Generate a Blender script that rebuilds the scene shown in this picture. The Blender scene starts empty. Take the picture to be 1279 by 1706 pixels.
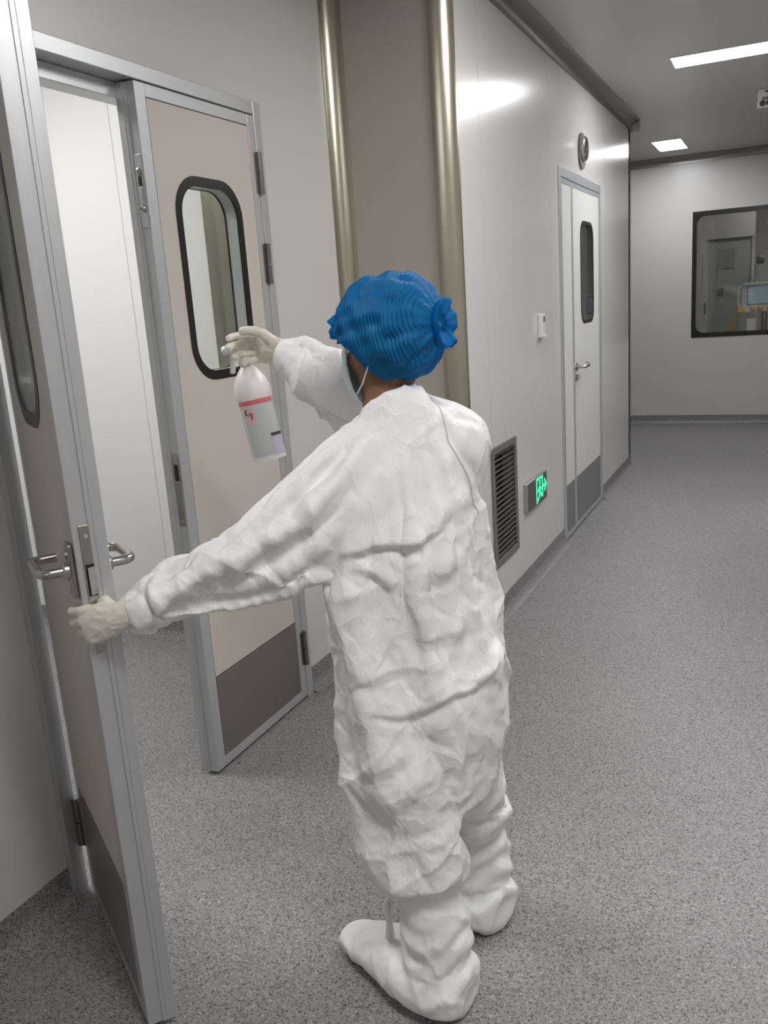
import bpy, bmesh, math, random
import numpy as np
from mathutils import Vector, Matrix
random.seed(4)
scene = bpy.context.scene
COL = scene.collection
PI = math.pi

# ------------------------------------------------------------------ camera, world, lights, exposure
FPX, PITCH, ROLL, YAW = 1434.19, 0.234897, -0.0689144, -0.44317
cy, sy, cp, sp, cr, sr = math.cos(YAW), math.sin(YAW), math.cos(PITCH), math.sin(PITCH), math.cos(ROLL), math.sin(ROLL)
FW = Vector((sy*cp, cy*cp, -sp)); R0 = Vector((cy, -sy, 0)); U0 = R0.cross(FW)
RX = cr*R0 + sr*U0; UP = -sr*R0 + cr*U0
cam = bpy.data.cameras.new('camera'); camo = bpy.data.objects.new('camera', cam); COL.objects.link(camo)
camo.matrix_world = Matrix(((RX.x, UP.x, -FW.x, 0), (RX.y, UP.y, -FW.y, 0), (RX.z, UP.z, -FW.z, 1.5), (0, 0, 0, 1)))
cam.sensor_fit = 'VERTICAL'; cam.sensor_height = 24.0; cam.lens = 24.0*FPX/1706.0
cam.clip_start = 0.02; cam.clip_end = 60
scene.camera = camo
w = bpy.data.worlds.new('world'); scene.world = w; w.use_nodes = True
w.node_tree.nodes['Background'].inputs[0].default_value = (.9, .95, 1, 1)
w.node_tree.nodes['Background'].inputs[1].default_value = 0.02
vs = scene.view_settings; scene.display_settings.display_device = 'sRGB'
vs.view_transform = 'Standard'; vs.look = 'None'; vs.gamma = 1; vs.use_curve_mapping = False
vs.exposure = .88
# ceiling lamps: (name, x0, x1, y0, y1, radiance, label)
LAMPS = [
    ('far', -.68, .55, 5.78, 6.04, 20, 'long bright panel light crossing the corridor ceiling at upper right'),
    ('junction', -1.20, -.95, 8.84, 9.46, 20, 'short bright ceiling light at the far corridor junction'),
    ('near', -.45, .75, 3.02, 3.28, 21, 'panel light on the ceiling above the person, out of frame'),
    ('side', -.35, .85, .42, .68, 19, 'panel light on the ceiling above and just ahead of the camera, out of frame'),
    ('behind', -.5, .7, -2.6, -2.34, 12, 'panel light on the ceiling behind the camera, out of frame'),
    ('store', -2.3, -1.8, 5.6, 5.8, 20, 'added unseen fill light brightening the store room behind the far corridor door'),  # added fill so the door window reads grey; no lamp known there
    ('lab', -.4, .8, 11.3, 11.55, 5, 'lab ceiling light behind the far observation window'),
    ('inner', -3.3, -2.5, 1.5, 2.2, 13, 'ceiling light of the white room behind the double door'),
]
ZC = 2.80
XD, XC, YJ, YF = -1.70, -1.20, 3.36, 10.05      # door wall, corridor wall, jog face, far wall

# ------------------------------------------------------------------ materials
def mat(name):
    m = bpy.data.materials.new(name); m.use_nodes = True
    return m, m.node_tree, m.node_tree.nodes['Principled BSDF']
def simple(name, col, rough=.5, metal=0., spec=.5, var=.0, scale=8., bump=0., bscale=200.):
    m, t, b = mat(name)
    b.inputs['Roughness'].default_value = rough; b.inputs['Metallic'].default_value = metal
    b.inputs['Specular IOR Level'].default_value = spec
    tc = t.nodes.new('ShaderNodeTexCoord')
    n = t.nodes.new('ShaderNodeTexNoise'); n.inputs['Scale'].default_value = scale; n.inputs['Detail'].default_value = 4
    t.links.new(tc.outputs['Object'], n.inputs['Vector'])
    r = t.nodes.new('ShaderNodeMix'); r.data_type = 'RGBA'
    r.inputs[6].default_value = (*[c*(1-var) for c in col], 1); r.inputs[7].default_value = (*[min(1, c*(1+var)) for c in col], 1)
    t.links.new(n.outputs['Fac'], r.inputs[0]); t.links.new(r.outputs[2], b.inputs['Base Color'])
    if bump:
        n2 = t.nodes.new('ShaderNodeTexNoise'); n2.inputs['Scale'].default_value = bscale; n2.inputs['Detail'].default_value = 3
        t.links.new(tc.outputs['Object'], n2.inputs['Vector'])
        bp = t.nodes.new('ShaderNodeBump'); bp.inputs['Strength'].default_value = bump; bp.inputs['Distance'].default_value = .002
        t.links.new(n2.outputs['Fac'], bp.inputs['Height']); t.links.new(bp.outputs[0], b.inputs['Normal'])
    return m
def brushed(name, col, rough=.32, metal=1., axis=2, amt=.12):
    m, t, b = mat(name)
    b.inputs['Metallic'].default_value = metal
    tc = t.nodes.new('ShaderNodeTexCoord'); mp = t.nodes.new('ShaderNodeMapping')
    s = [300., 300., 300.]; s[axis] = 3.; mp.inputs['Scale'].default_value = s
    n = t.nodes.new('ShaderNodeTexNoise'); n.inputs['Scale'].default_value = 1.; n.inputs['Detail'].default_value = 3
    t.links.new(tc.outputs['Object'], mp.inputs[0]); t.links.new(mp.outputs[0], n.inputs['Vector'])
    r = t.nodes.new('ShaderNodeMapRange'); r.inputs[3].default_value = rough-amt*.5; r.inputs[4].default_value = rough+amt*.5
    t.links.new(n.outputs['Fac'], r.inputs[0]); t.links.new(r.outputs[0], b.inputs['Roughness'])
    x = t.nodes.new('ShaderNodeMix'); x.data_type = 'RGBA'
    x.inputs[6].default_value = (*[c*.93 for c in col], 1); x.inputs[7].default_value = (*[min(1, c*1.05) for c in col], 1)
    t.links.new(n.outputs['Fac'], x.inputs[0]); t.links.new(x.outputs[2], b.inputs['Base Color'])
    return m
def emit(name, col, strength):
    m, t, b = mat(name)
    b.inputs['Base Color'].default_value = (*col, 1)
    b.inputs['Emission Color'].default_value = (*col, 1); b.inputs['Emission Strength'].default_value = strength
    return m
def glass(name, tint=(.975, .985, .975), rough=.0):
    m, t, b = mat(name)
    o = t.nodes['Material Output']
    tr = t.nodes.new('ShaderNodeBsdfTransparent'); tr.inputs[0].default_value = (*tint, 1)
    gl = t.nodes.new('ShaderNodeBsdfGlossy'); gl.inputs['Roughness'].default_value = rough
    fr = t.nodes.new('ShaderNodeFresnel')
    ge = t.nodes.new('ShaderNodeNewGeometry'); mi = t.nodes.new('ShaderNodeMapRange')     # a back face sees the inverse index
    mi.inputs[3].default_value = 1.5; mi.inputs[4].default_value = 1/1.5
    t.links.new(ge.outputs['Backfacing'], mi.inputs[0]); t.links.new(mi.outputs[0], fr.inputs[0])
    mx = t.nodes.new('ShaderNodeMixShader')
    t.links.new(fr.outputs[0], mx.inputs[0]); t.links.new(tr.outputs[0], mx.inputs[1]); t.links.new(gl.outputs[0], mx.inputs[2])
    t.links.new(mx.outputs[0], o.inputs[0])
    return m
def floor_mat(name, dark=1.):
    m, t, b = mat(name)
    tc = t.nodes.new('ShaderNodeTexCoord')
    def vor(sc, lo, hi):
        v = t.nodes.new('ShaderNodeTexVoronoi'); v.inputs['Scale'].default_value = sc
        t.links.new(tc.outputs['Object'], v.inputs['Vector'])
        s = t.nodes.new('ShaderNodeSeparateColor'); t.links.new(v.outputs['Color'], s.inputs[0])
        return s, v
    base = t.nodes.new('ShaderNodeValToRGB')
    s1, v1 = vor(270, 0, 0)
    e = base.color_ramp.elements
    base.color_ramp.interpolation = 'CONSTANT'
    cols = [(0, .075), (.06, .14), (.17, .21), (.38, .26), (.70, .30), (.90, .36), (.97, .43)]
    e[0].position = 0; e[0].color = (*[cols[0][1]*k*dark for k in (1, .96, .97)], 1)
    e[1].position = cols[1][0]; e[1].color = (*[cols[1][1]*k*dark for k in (1, .96, .97)], 1)
    for p, c in cols[2:]:
        x = e.new(p); x.color = (*[c*k*dark for k in (1, .963, .972)], 1)
    t.links.new(s1.outputs[0], base.inputs[0])
    n = t.nodes.new('ShaderNodeTexNoise'); n.inputs['Scale'].default_value = 1.3; n.inputs['Detail'].default_value = 5
    t.links.new(tc.outputs['Object'], n.inputs['Vector'])
    mr = t.nodes.new('ShaderNodeMapRange'); mr.inputs[3].default_value = .9; mr.inputs[4].default_value = 1.1
    t.links.new(n.outputs['Fac'], mr.inputs[0])
    mx = t.nodes.new('ShaderNodeMix'); mx.data_type = 'RGBA'; mx.blend_type = 'MULTIPLY'; mx.inputs[0].default_value = 1
    t.links.new(base.outputs[0], mx.inputs[6]); t.links.new(mr.outputs[0], mx.inputs[7])
    t.links.new(mx.outputs[2], b.inputs['Base Color'])
    b.inputs['Roughness'].default_value = .42
    b.inputs['Specular IOR Level'].default_value = .45
    return m
M = {}
M['panel'] = simple('painted_steel_panel', (.61, .592, .572), .34, var=.012, scale=1.2)
M['jogpanel'] = simple('painted_steel_shade_tint', (.50, .47, .41), .42, var=.012, scale=1.2)  # same steel panel; its shade is put into a darker, warmer colour
M['corr'] = simple('painted_steel_glossy', (.66, .645, .625), .22, spec=.7, var=.012, scale=1.2)
M['white'] = simple('white_painted_panel', (.80, .80, .78), .45, var=.01, scale=1.2)
M['ceil'] = simple('ceiling_panel', (.60, .595, .585), .35, var=.01, scale=1.)
M['seam'] = simple('sealant', (.42, .41, .39), .6)
M['leaf'] = simple('door_beige', (.585, .54, .485), .42, var=.012, scale=1.5)
M['leaf_white'] = simple('door_white', (.72, .72, .68), .42, var=.012, scale=1.5)
M['alu'] = brushed('anodised_aluminium', (.58, .59, .60), .40, .55)
M['aluh'] = brushed('anodised_aluminium_horizontal', (.58, .59, .60), .40, .55, axis=1)
M['cove'] = brushed('champagne_aluminium', (.46, .425, .34), .30, .9, amt=.06)
M['cornice'] = brushed('dark_aluminium', (.33, .31, .28), .4, .8, axis=1)
M['steel'] = brushed('stainless_steel', (.50, .48, .45), .24, 1.)
M['kick'] = brushed('kick_plate_steel', (.34, .31, .285), .34, .85, axis=0)
M['kickgrey'] = simple('kick_plate_grey', (.20, .20, .205), .45)
M['dark'] = simple('black_gasket', (.012, .011, .010), .5)
M['blackglass'] = simple('black_print_border', (.012, .011, .009), .25)
M['hinge'] = brushed('hinge_steel', (.22, .21, .20), .3, .9)
M['glass'] = glass('window_glass')
M['floor'] = floor_mat('speckled_vinyl')
M['cover'] = floor_mat('speckled_vinyl_cove', .92)
M['lamp_frame'] = simple('lamp_frame', (.7, .7, .7), .4)
M['plastic'] = simple('white_plastic', (.75, .75, .74), .4)
M['grey'] = simple('grey_plastic', (.16, .16, .155), .4)
M['green'] = emit('green_pictogram', (.03, .82, .30), .85)
M['black'] = simple('black_plastic', (.015, .015, .015), .35)

# ------------------------------------------------------------------ mesh helpers
class MB:
    def __init__(s): s.v = []; s.f = []
    def add(s, v, f):
        o = len(s.v); s.v += [tuple(p) for p in v]; s.f += [tuple(i+o for i in q) for q in f]; return s
    def box(s, x0, x1, y0, y1, z0, z1):
        x0, x1 = sorted((x0, x1)); y0, y1 = sorted((y0, y1)); z0, z1 = sorted((z0, z1))
        return s.add([(x0, y0, z0), (x1, y0, z0), (x1, y1, z0), (x0, y1, z0), (x0, y0, z1), (x1, y0, z1), (x1, y1, z1), (x0, y1, z1)],
                     [(0, 3, 2, 1), (4, 5, 6, 7), (0, 1, 5, 4), (1, 2, 6, 5), (2, 3, 7, 6), (3, 0, 4, 7)])
    def prism(s, prof, a, b, axis):
        """closed profile (list of 2-D points) extruded along an axis from a to b"""
        n = len(prof)
        def P(p, t):
            return {0: (t, p[0], p[1]), 1: (p[0], t, p[1]), 2: (p[0], p[1], t)}[axis]
        v = [P(p, a) for p in prof] + [P(p, b) for p in prof]
        f = [(i, (i+1) % n, (i+1) % n+n, i+n) for i in range(n)] + [tuple(range(n))[::-1], tuple(range(n, 2*n))]
        return s.add(v, f)
    def ring_plate(s, outer, inner, a, b, axis=1):
        """plate with a hole: outer and inner outlines of equal point count, between depth a and b"""
        n = len(outer)
        def P(p, t): return {0: (t, p[0], p[1]), 1: (p[0], t, p[1]), 2: (p[0], p[1], t)}[axis]
        v = [P(p, a) for p in outer]+[P(p, a) for p in inner]+[P(p, b) for p in outer]+[P(p, b) for p in inner]
        f = []
        for i in range(n):
            j = (i+1) % n
            f += [(i, j, n+j, n+i), (2*n+i, 3*n+i, 3*n+j, 2*n+j), (i, 2*n+i, 2*n+j, j), (n+i, n+j, 3*n+j, 3*n+i)]
        return s.add(v, f)
    def tube(s, pts, r, n=14, cap=True):
        pts = [Vector(p) for p in pts]; k = len(pts)
        rr = r if hasattr(r, '__len__') else [r]*k
        T = []
        for i in range(k):
            t = pts[min(i+1, k-1)]-pts[max(i-1, 0)]; T.append(t.normalized())
        u = T[0].orthogonal().normalized(); o = len(s.v)
        for i in range(k):
            u = (u-T[i]*u.dot(T[i])).normalized(); v = T[i].cross(u)
            for j in range(n):
                a = 2*PI*j/n; s.v.append(tuple(pts[i]+rr[i]*(math.cos(a)*u+math.sin(a)*v)))
        for i in range(k-1):
            for j in range(n):
                j2 = (j+1) % n
                s.f.append((o+i*n+j, o+i*n+j2, o+(i+1)*n+j2, o+(i+1)*n+j))
        if cap:
            s.f.append(tuple(o+j for j in range(n))[::-1]); s.f.append(tuple(o+(k-1)*n+j for j in range(n)))
        return s
    def lathe(s, prof, c=(0, 0, 0), axis=2, n=28):
        """profile of (radius, height) turned about an axis through c"""
        o = len(s.v)
        for (r, h) in prof:
            for j in range(n):
                a = 2*PI*j/n; p = [r*math.cos(a), r*math.sin(a), h]
                p = {2: (p[0], p[1], p[2]), 0: (p[2], p[0], p[1]), 1: (p[1], p[2], p[0])}[axis]
                s.v.append((p[0]+c[0], p[1]+c[1], p[2]+c[2]))
        for i in range(len(prof)-1):
            for j in range(n):
                j2 = (j+1) % n; s.f.append((o+i*n+j, o+i*n+j2, o+(i+1)*n+j2, o+(i+1)*n+j))
        s.f.append(tuple(o+j for j in range(n))[::-1]); s.f.append(tuple(o+(len(prof)-1)*n+j for j in range(n)))
        return s
    def build(s, name, m, parent=None, smooth=False, bevel=0., loc=None):
        me = bpy.data.meshes.new(name); me.from_pydata(s.v, [], s.f); me.update()
        bm = bmesh.new(); bm.from_mesh(me); bmesh.ops.recalc_face_normals(bm, faces=bm.faces)
        if bevel: bmesh.ops.bevel(bm, geom=[e for e in bm.edges if len(e.link_faces) == 2 and e.calc_face_angle(0) > .9], offset=bevel, segments=2, affect='EDGES', profile=.5)
        bm.to_mesh(me); bm.free()
        return link(name, me, m, parent, smooth, loc)
def link(name, me, m, parent=None, smooth=False, loc=None):
    if m: me.materials.append(m)
    o = bpy.data.objects.new(name, me); COL.objects.link(o)
    if smooth:
        me.shade_smooth()
        if smooth != 'all': me.set_sharp_from_angle(angle=.7)
    if parent: o.parent = parent
    if loc: o.location = loc
    return o
def tag(o, label, cat=None, group=None, kind=None):
    if label: o['label'] = label
    if cat: o['category'] = cat
    if group: o['group'] = group
    if kind: o['kind'] = kind
    return o
def empty(name, loc=(0, 0, 0), rz=0, label=None, cat=None, group=None, kind=None):
    o = bpy.data.objects.new(name, None); COL.objects.link(o); o.location = loc; o.rotation_euler = (0, 0, rz); o.empty_display_size = .1
    return tag(o, label, cat, group, kind)
def rrect(x0, x1, z0, z1, r, n=8):
    p = []
    for (cx, cz, a0) in ((x1-r, z1-r, 0), (x0+r, z1-r, 90), (x0+r, z0+r, 180), (x1-r, z0+r, 270)):
        for i in range(n+1):
            a = math.radians(a0+90*i/n); p.append((cx+r*math.cos(a), cz+r*math.sin(a)))
    return p
def rect_like(x0, x1, z0, z1, inner):
    """points on a rectangle matching the direction of each point of a rounded outline"""
    n = len(inner)//4; p = []
    C = [(x1, z1), (x0, z1), (x0, z0), (x1, z0)]
    out = []
    for k in range(4):
        for i in range(n):
            q = inner[k*n+i]; c = C[k]
            # slide along the two sides of the corner
            if i < n/2: s_ = (c[0], q[1]) if k % 2 == 0 else (q[0], c[1])
            else: s_ = (q[0], c[1]) if k % 2 == 0 else (c[0], q[1])
            if i in (n//2,): s_ = c
            out.append(s_)
    return out

# ------------------------------------------------------------------ room shell
S = 'structure'
MB().box(-5, 3.2, -4.5, 14.2, -.06, 0).build('floor', M['floor']); 
tag(bpy.data.objects['floor'], 'grey speckled vinyl floor running through the corridor', 'floor', kind=S)
MB().box(-5, 3.2, -4.5, 14.2, ZC, ZC+.06).build('ceiling', M['ceil'])
tag(bpy.data.objects['ceiling'], 'smooth grey ceiling of the corridor with inset lights', 'ceiling', kind=S)

def panel_wall(name, fixed, t, edges, z0, z1, axis, m, label, holes=()):
    """wall of steel panels: a recessed backing and one proud panel per bay; axis 'x': plane x=fixed facing +x or -x by sign of t;
    holes: (a0,a1,b0,b1) rectangles left open"""
    root = empty(name, (0, 0, 0), 0, label, 'wall', kind=S)
    back = MB(); s = 1 if t > 0 else -1
    def put(mb, a0, a1, b0, b1, d0, d1):
        if axis == 'x': mb.box(fixed+d0, fixed+d1, a0, a1, b0, b1)
        else: mb.box(a0, a1, fixed+d0, fixed+d1, b0, b1)
    def split(a0, a1, b0, b1):
        rs = [(a0, a1, b0, b1)]
        for (h0, h1, g0, g1) in holes:
            out = []
            for (p, q, u, v) in rs:
                if h0 >= q or h1 <= p or g0 >= v or g1 <= u: out.append((p, q, u, v)); continue
                if p < h0: out.append((p, h0, u, v))
                if h1 < q: out.append((h1, q, u, v))
                if u < g0: out.append((max(p, h0), min(q, h1), u, g0))
                if g1 < v: out.append((max(p, h0), min(q, h1), g1, v))
            rs = out
        return rs
    for r in split(edges[0], edges[-1], z0, z1): put(back, *r, -s*abs(t), -s*.004)
    back.build('backing', M['seam'], root)
    g = .0012
    for i in range(len(edges)-1):
        mb = MB()
        for r in split(edges[i]+(g if i else 0), edges[i+1]-(g if i < len(edges)-2 else 0), z0, z1): put(mb, *r, -s*.006, 0)
        if mb.v: mb.build('wall_panel', m, root)
    return root
# double-door wall (recessed), the jog, the corridor wall, far wall
OY0, OY1, OZ = 1.45, 2.768, 2.205
panel_wall('wall_left', XD, .10, [-4.4, -3.14, -1.96, -.78, .40, 1.22, YJ], 0, ZC, 'x', M['panel'],
           'off-white steel panel wall holding the open double door', holes=[(OY0, OY1, -1, OZ)])
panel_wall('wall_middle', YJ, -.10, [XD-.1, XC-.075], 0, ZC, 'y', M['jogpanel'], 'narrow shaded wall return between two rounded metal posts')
DY0, DY1, DZ = 5.09, 6.28, 2.195
panel_wall('wall_right', XC, .10, [YJ+.075, 3.72, 4.90, 6.50, 7.62], 0, ZC, 'x', M['corr'],
           'glossy white steel panel wall along the corridor with grille and sign', holes=[(DY0, DY1, -1, DZ), (3.715, 4.065, .29, .81)])
panel_wall('wall_end', 7.62, .10, [-4.0, XC], 0, ZC, 'y', M['corr'], 'end face of the corridor wall at the far junction')
FWX0, FWX1, FWZ0, FWZ1 = -.945, 1.05, .935, 2.235
panel_wall('wall_far', YF, -.10, [-4.0, -2.9, -1.75, 1.75, 3.2], 0, ZC, 'y', M['panel'], 'pale far wall with the observation window',
           holes=[(FWX0, FWX1, FWZ0, FWZ1)])
panel_wall('wall_opposite', 1.75, -.10, [-4.4, -3.2, -2, -.8, .4, 1.6, 2.8, 4.0, 5.2, 6.4, 7.4], 0, ZC, 'x', M['panel'], 'steel panel wall on the other side of the corridor, out of frame')
panel_wall('wall_back', -4.4, .10, [XD, -.5, .6, 1.75], 0, ZC, 'y', M['panel'], 'steel panel wall behind the camera, out of frame')
panel_wall('wall_outer', 3.1, -.10, [7.4, 10.05], 0, ZC, 'x', M['panel'], 'steel panel wall closing the far cross corridor, out of frame')
panel_wall('wall_cross', 7.4, .10, [1.75, 3.1], 0, ZC, 'y', M['panel'], 'steel panel wall of the far cross corridor, out of frame')
# white room behind the double door
panel_wall('wall_inner', 3.12, -.06, [-4.6, -3.42, -2.64, -1.80], 0, ZC, 'y', M['white'], 'bright white panel wall seen through the open doorway')
panel_wall('wall_inside', -4.6, .06, [-1.2, .0, 1.0, 2.1, 3.12], 0, ZC, 'x', M['white'], 'white back wall of the room behind the double door')
panel_wall('wall_side', -1.2, .06, [-4.6, -3.4, -2.6, -1.8], 0, ZC, 'y', M['white'], 'white near wall of the room behind the double door')

def cove_profile(r, n=8, concave=True):
    return [(r-r*math.cos(PI/2*i/n), r-r*math.sin(PI/2*i/n)) for i in range(n+1)]
def post(cx, cy, r, a0, a1, m, name, label, z0=0, z1=ZC, n=12, t=.004):
    """quarter-round metal post as a bent sheet"""
    pr = [(cx+r*math.cos(math.radians(a0+(a1-a0)*i/n)), cy+r*math.sin(math.radians(a0+(a1-a0)*i/n))) for i in range(n+1)]
    pr += [(cx+(r-t)*math.cos(math.radians(a1+(a0-a1)*i/n)), cy+(r-t)*math.sin(math.radians(a1+(a0-a1)*i/n))) for i in range(n+1)]
    o = MB().prism(pr, z0, z1, 2).build(name, m, smooth=True)
    return tag(o, label, 'trim', kind=S)
# concave cove in the inner corner, convex round on the outer corner
post(XD+.065, YJ-.065, .065, 90, 180, M['cove'], 'trim_1', 'champagne metal cove strip in the inner wall corner, left of two')
post(XC-.075, YJ+.075, .080, 270, 360, M['cove'], 'trim_2', 'rounded champagne metal corner post, right of two, meeting the corridor wall')
post(XC-.05, 7.62-.05, .053, 0, 90, M['alu'], 'trim_3', 'thin metal edge at the far end of the corridor wall')
# ceiling cornice: three-ribbed cove
def cornice(name, p0, p1, axis, fixed, s, label, m=None):
    r = .075
    pr = [(0, -r), (.006, -r)]
    for i in range(11):
        a = PI/2*i/10; rr = r-.006
        rib = .004*abs(math.sin(a*3.0))
        pr.append((r-(rr+rib)*math.cos(a), -r+(rr+rib)*math.sin(a)))
    pr += [(r, -.0), (0, 0)]
    pr = [(fixed+s*a, ZC+b) for a, b in pr]
    mb = MB().prism(pr, p0, p1, axis)
    return tag(mb.build(name, m or M['cornice'], smooth=True), label, 'trim', kind=S)
cornice('trim_4', YJ+.02, 7.64, 1, XC, 1, 'dark ribbed metal cornice between corridor wall and ceiling')
MB().box(XC-.012, XC+.07, 7.64, 7.655, ZC-.082, ZC).build('trim_5', M['alu'], bevel=.003)
tag(bpy.data.objects['trim_5'], 'shiny end cap of the ribbed ceiling cornice', 'trim', kind=S)
cornice('trim_6', -4, 3.1, 0, YF, -1, 'dark cornice along the top of the far wall')
cornice('trim_7', -4.4, YJ, 1, XD, 1, 'metal cornice above the double-door wall, out of frame')
cornice('trim_8', XD, XC, 0, YJ, -1, 'metal cornice above the wall return, out of frame')
# vinyl cove baseboards
def baseboard(name, p0, p1, axis, fixed, s, label, h=.095, r=.045):
    pr = [(0, 0), (0, h), (.004, h)]
    for i in range(7):
        a = PI/2*i/6; pr.append((.004+r-r*math.cos(a), .001+r-r*math.sin(a)))
    pr += [(.004+r, 0)]
    pr = [(fixed+s*a, b) for a, b in pr]
    return tag(MB().prism(pr, p0, p1, axis).build(name, M['cover'], smooth=True), label, 'baseboard', kind=S)
baseboard('baseboard_left', -4.4, OY0, 1, XD, 1, 'grey speckled cove skirting left of the double door')
baseboard('baseboard_left_inner', OY1, YJ-.05, 1, XD, 1, 'grey speckled cove skirting right of the double door behind the person')
baseboard('baseboard_middle', XD+.05, XC-.07, 0, YJ, -1, 'grey speckled cove skirting under the narrow wall return')
baseboard('baseboard_right', YJ+.07, DY0, 1, XC, 1, 'grey speckled cove skirting below the louvred grille and exit sign')
baseboard('baseboard_right_end', DY1, 7.62, 1, XC, 1, 'grey cove skirting beyond the far corridor door')
baseboard('baseboard_far', -4, 3.1, 0, YF, -1, 'grey cove skirting along the far wall')
baseboard('baseboard_inner', -4.6, -1.8, 0, 3.12, -1, 'grey cove skirting of the white room behind the doorway')
baseboard('baseboard_inside', -1.2, 3.12, 1, -4.6, 1, 'cove skirting on the back wall of the white room')
o = MB().box(-2.20, -2.08, 3.095, 3.12, 0, ZC).build('trim_9', M['cove']); tag(o, 'grey metal strip on the inner wall seen through the door window', 'trim', kind=S)

# ------------------------------------------------------------------ ceiling lamps
for (nm, x0, x1, y0, y1, e, lab) in LAMPS:
    r = empty('ceiling_light', ((x0+x1)/2, (y0+y1)/2, ZC), 0, lab, 'ceiling light')
    hx, hy = (x1-x0)/2, (y1-y0)/2
    d = emit('lamp_'+nm, (.965, .975, 1) if nm in ('far', 'junction') else (1, .99, .985), e)
    MB().box(-hx, hx, -hy, hy, -.004, -.001).build('diffuser', d, r)
    MB().ring_plate([(-hx-.012, -hy-.012), (hx+.012, -hy-.012), (hx+.012, hy+.012), (-hx-.012, hy+.012)],
                    [(-hx-.001, -hy-.001), (hx+.001, -hy-.001), (hx+.001, hy+.001), (-hx-.001, hy+.001)], -.006, 0, 2).build('frame', M['lamp_frame'], r)

# ------------------------------------------------------------------ double door
FX = XD+.018            # front face of frame and leaves
fr = empty('trim_10', (0, 0, 0), 0, 'brushed aluminium frame of the double door', 'door frame', kind=S)
JW = .046
MB().box(XD-.11, FX, OY0, OY0+JW, 0, OZ).build('jamb', M['alu'], fr, bevel=.002)
MB().box(XD-.11, FX, OY1-JW, OY1, 0, OZ).build('jamb', M['alu'], fr, bevel=.002)
MB().box(XD-.11, FX, OY0+JW, OY1-JW, OZ-.042, OZ).build('header', M['aluh'], fr, bevel=.002)
MB().box(XD-.11, XD-.045, OY0+JW, OY1-JW, OZ-.085, OZ-.043).build('door_stop', M['aluh'], fr, bevel=.002)
MB().box(XD-.11, XD-.050, OY0+JW, OY0+JW+.025, 0, OZ-.085).build('door_stop', M['alu'], fr, bevel=.002)
MB().box(XD-.11, XD-.050, OY1-JW-.025, OY1-JW, 0, OZ-.085).build('door_stop', M['alu'], fr, bevel=.002)

def lever(parent, x, z, s, zdir=-1):
    """U-return lever handle with a rectangular rose; stands out from y=0 towards s*y, lever points to +x*zdir"""
    h = MB().box(x-.022, x+.022, 0, s*.010, z-.055, z+.055).build('handle_plate', M['steel'], parent, bevel=.004)
    y1 = s*.062; r = .0095; d = zdir
    P = [(x, s*.008, z)]; c = .020
    P += [(x, y1-s*c, z)]
    for i in range(1, 5): a = PI/2*i/4; P.append((x+d*c*(1-math.cos(a)), y1-s*c+s*c*math.sin(a), z))
    L = .125
    P.append((x+d*(L-c), y1, z))
    for i in range(1, 5): a = PI/2*i/4; P.append((x+d*(L-c+c*math.sin(a)), y1-s*c+s*c*math.cos(a), z))
    P.append((x+d*L, s*.012, z))
    MB().tube(P, r, 16).build('handle', M['steel'], parent, smooth=True)
    MB().lathe([(.017, s*.008), (.017, s*.018), (.013, s*.022)], (x, 0, z), 1, 20).build('handle_collar', M['steel'], parent, smooth=True)
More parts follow.
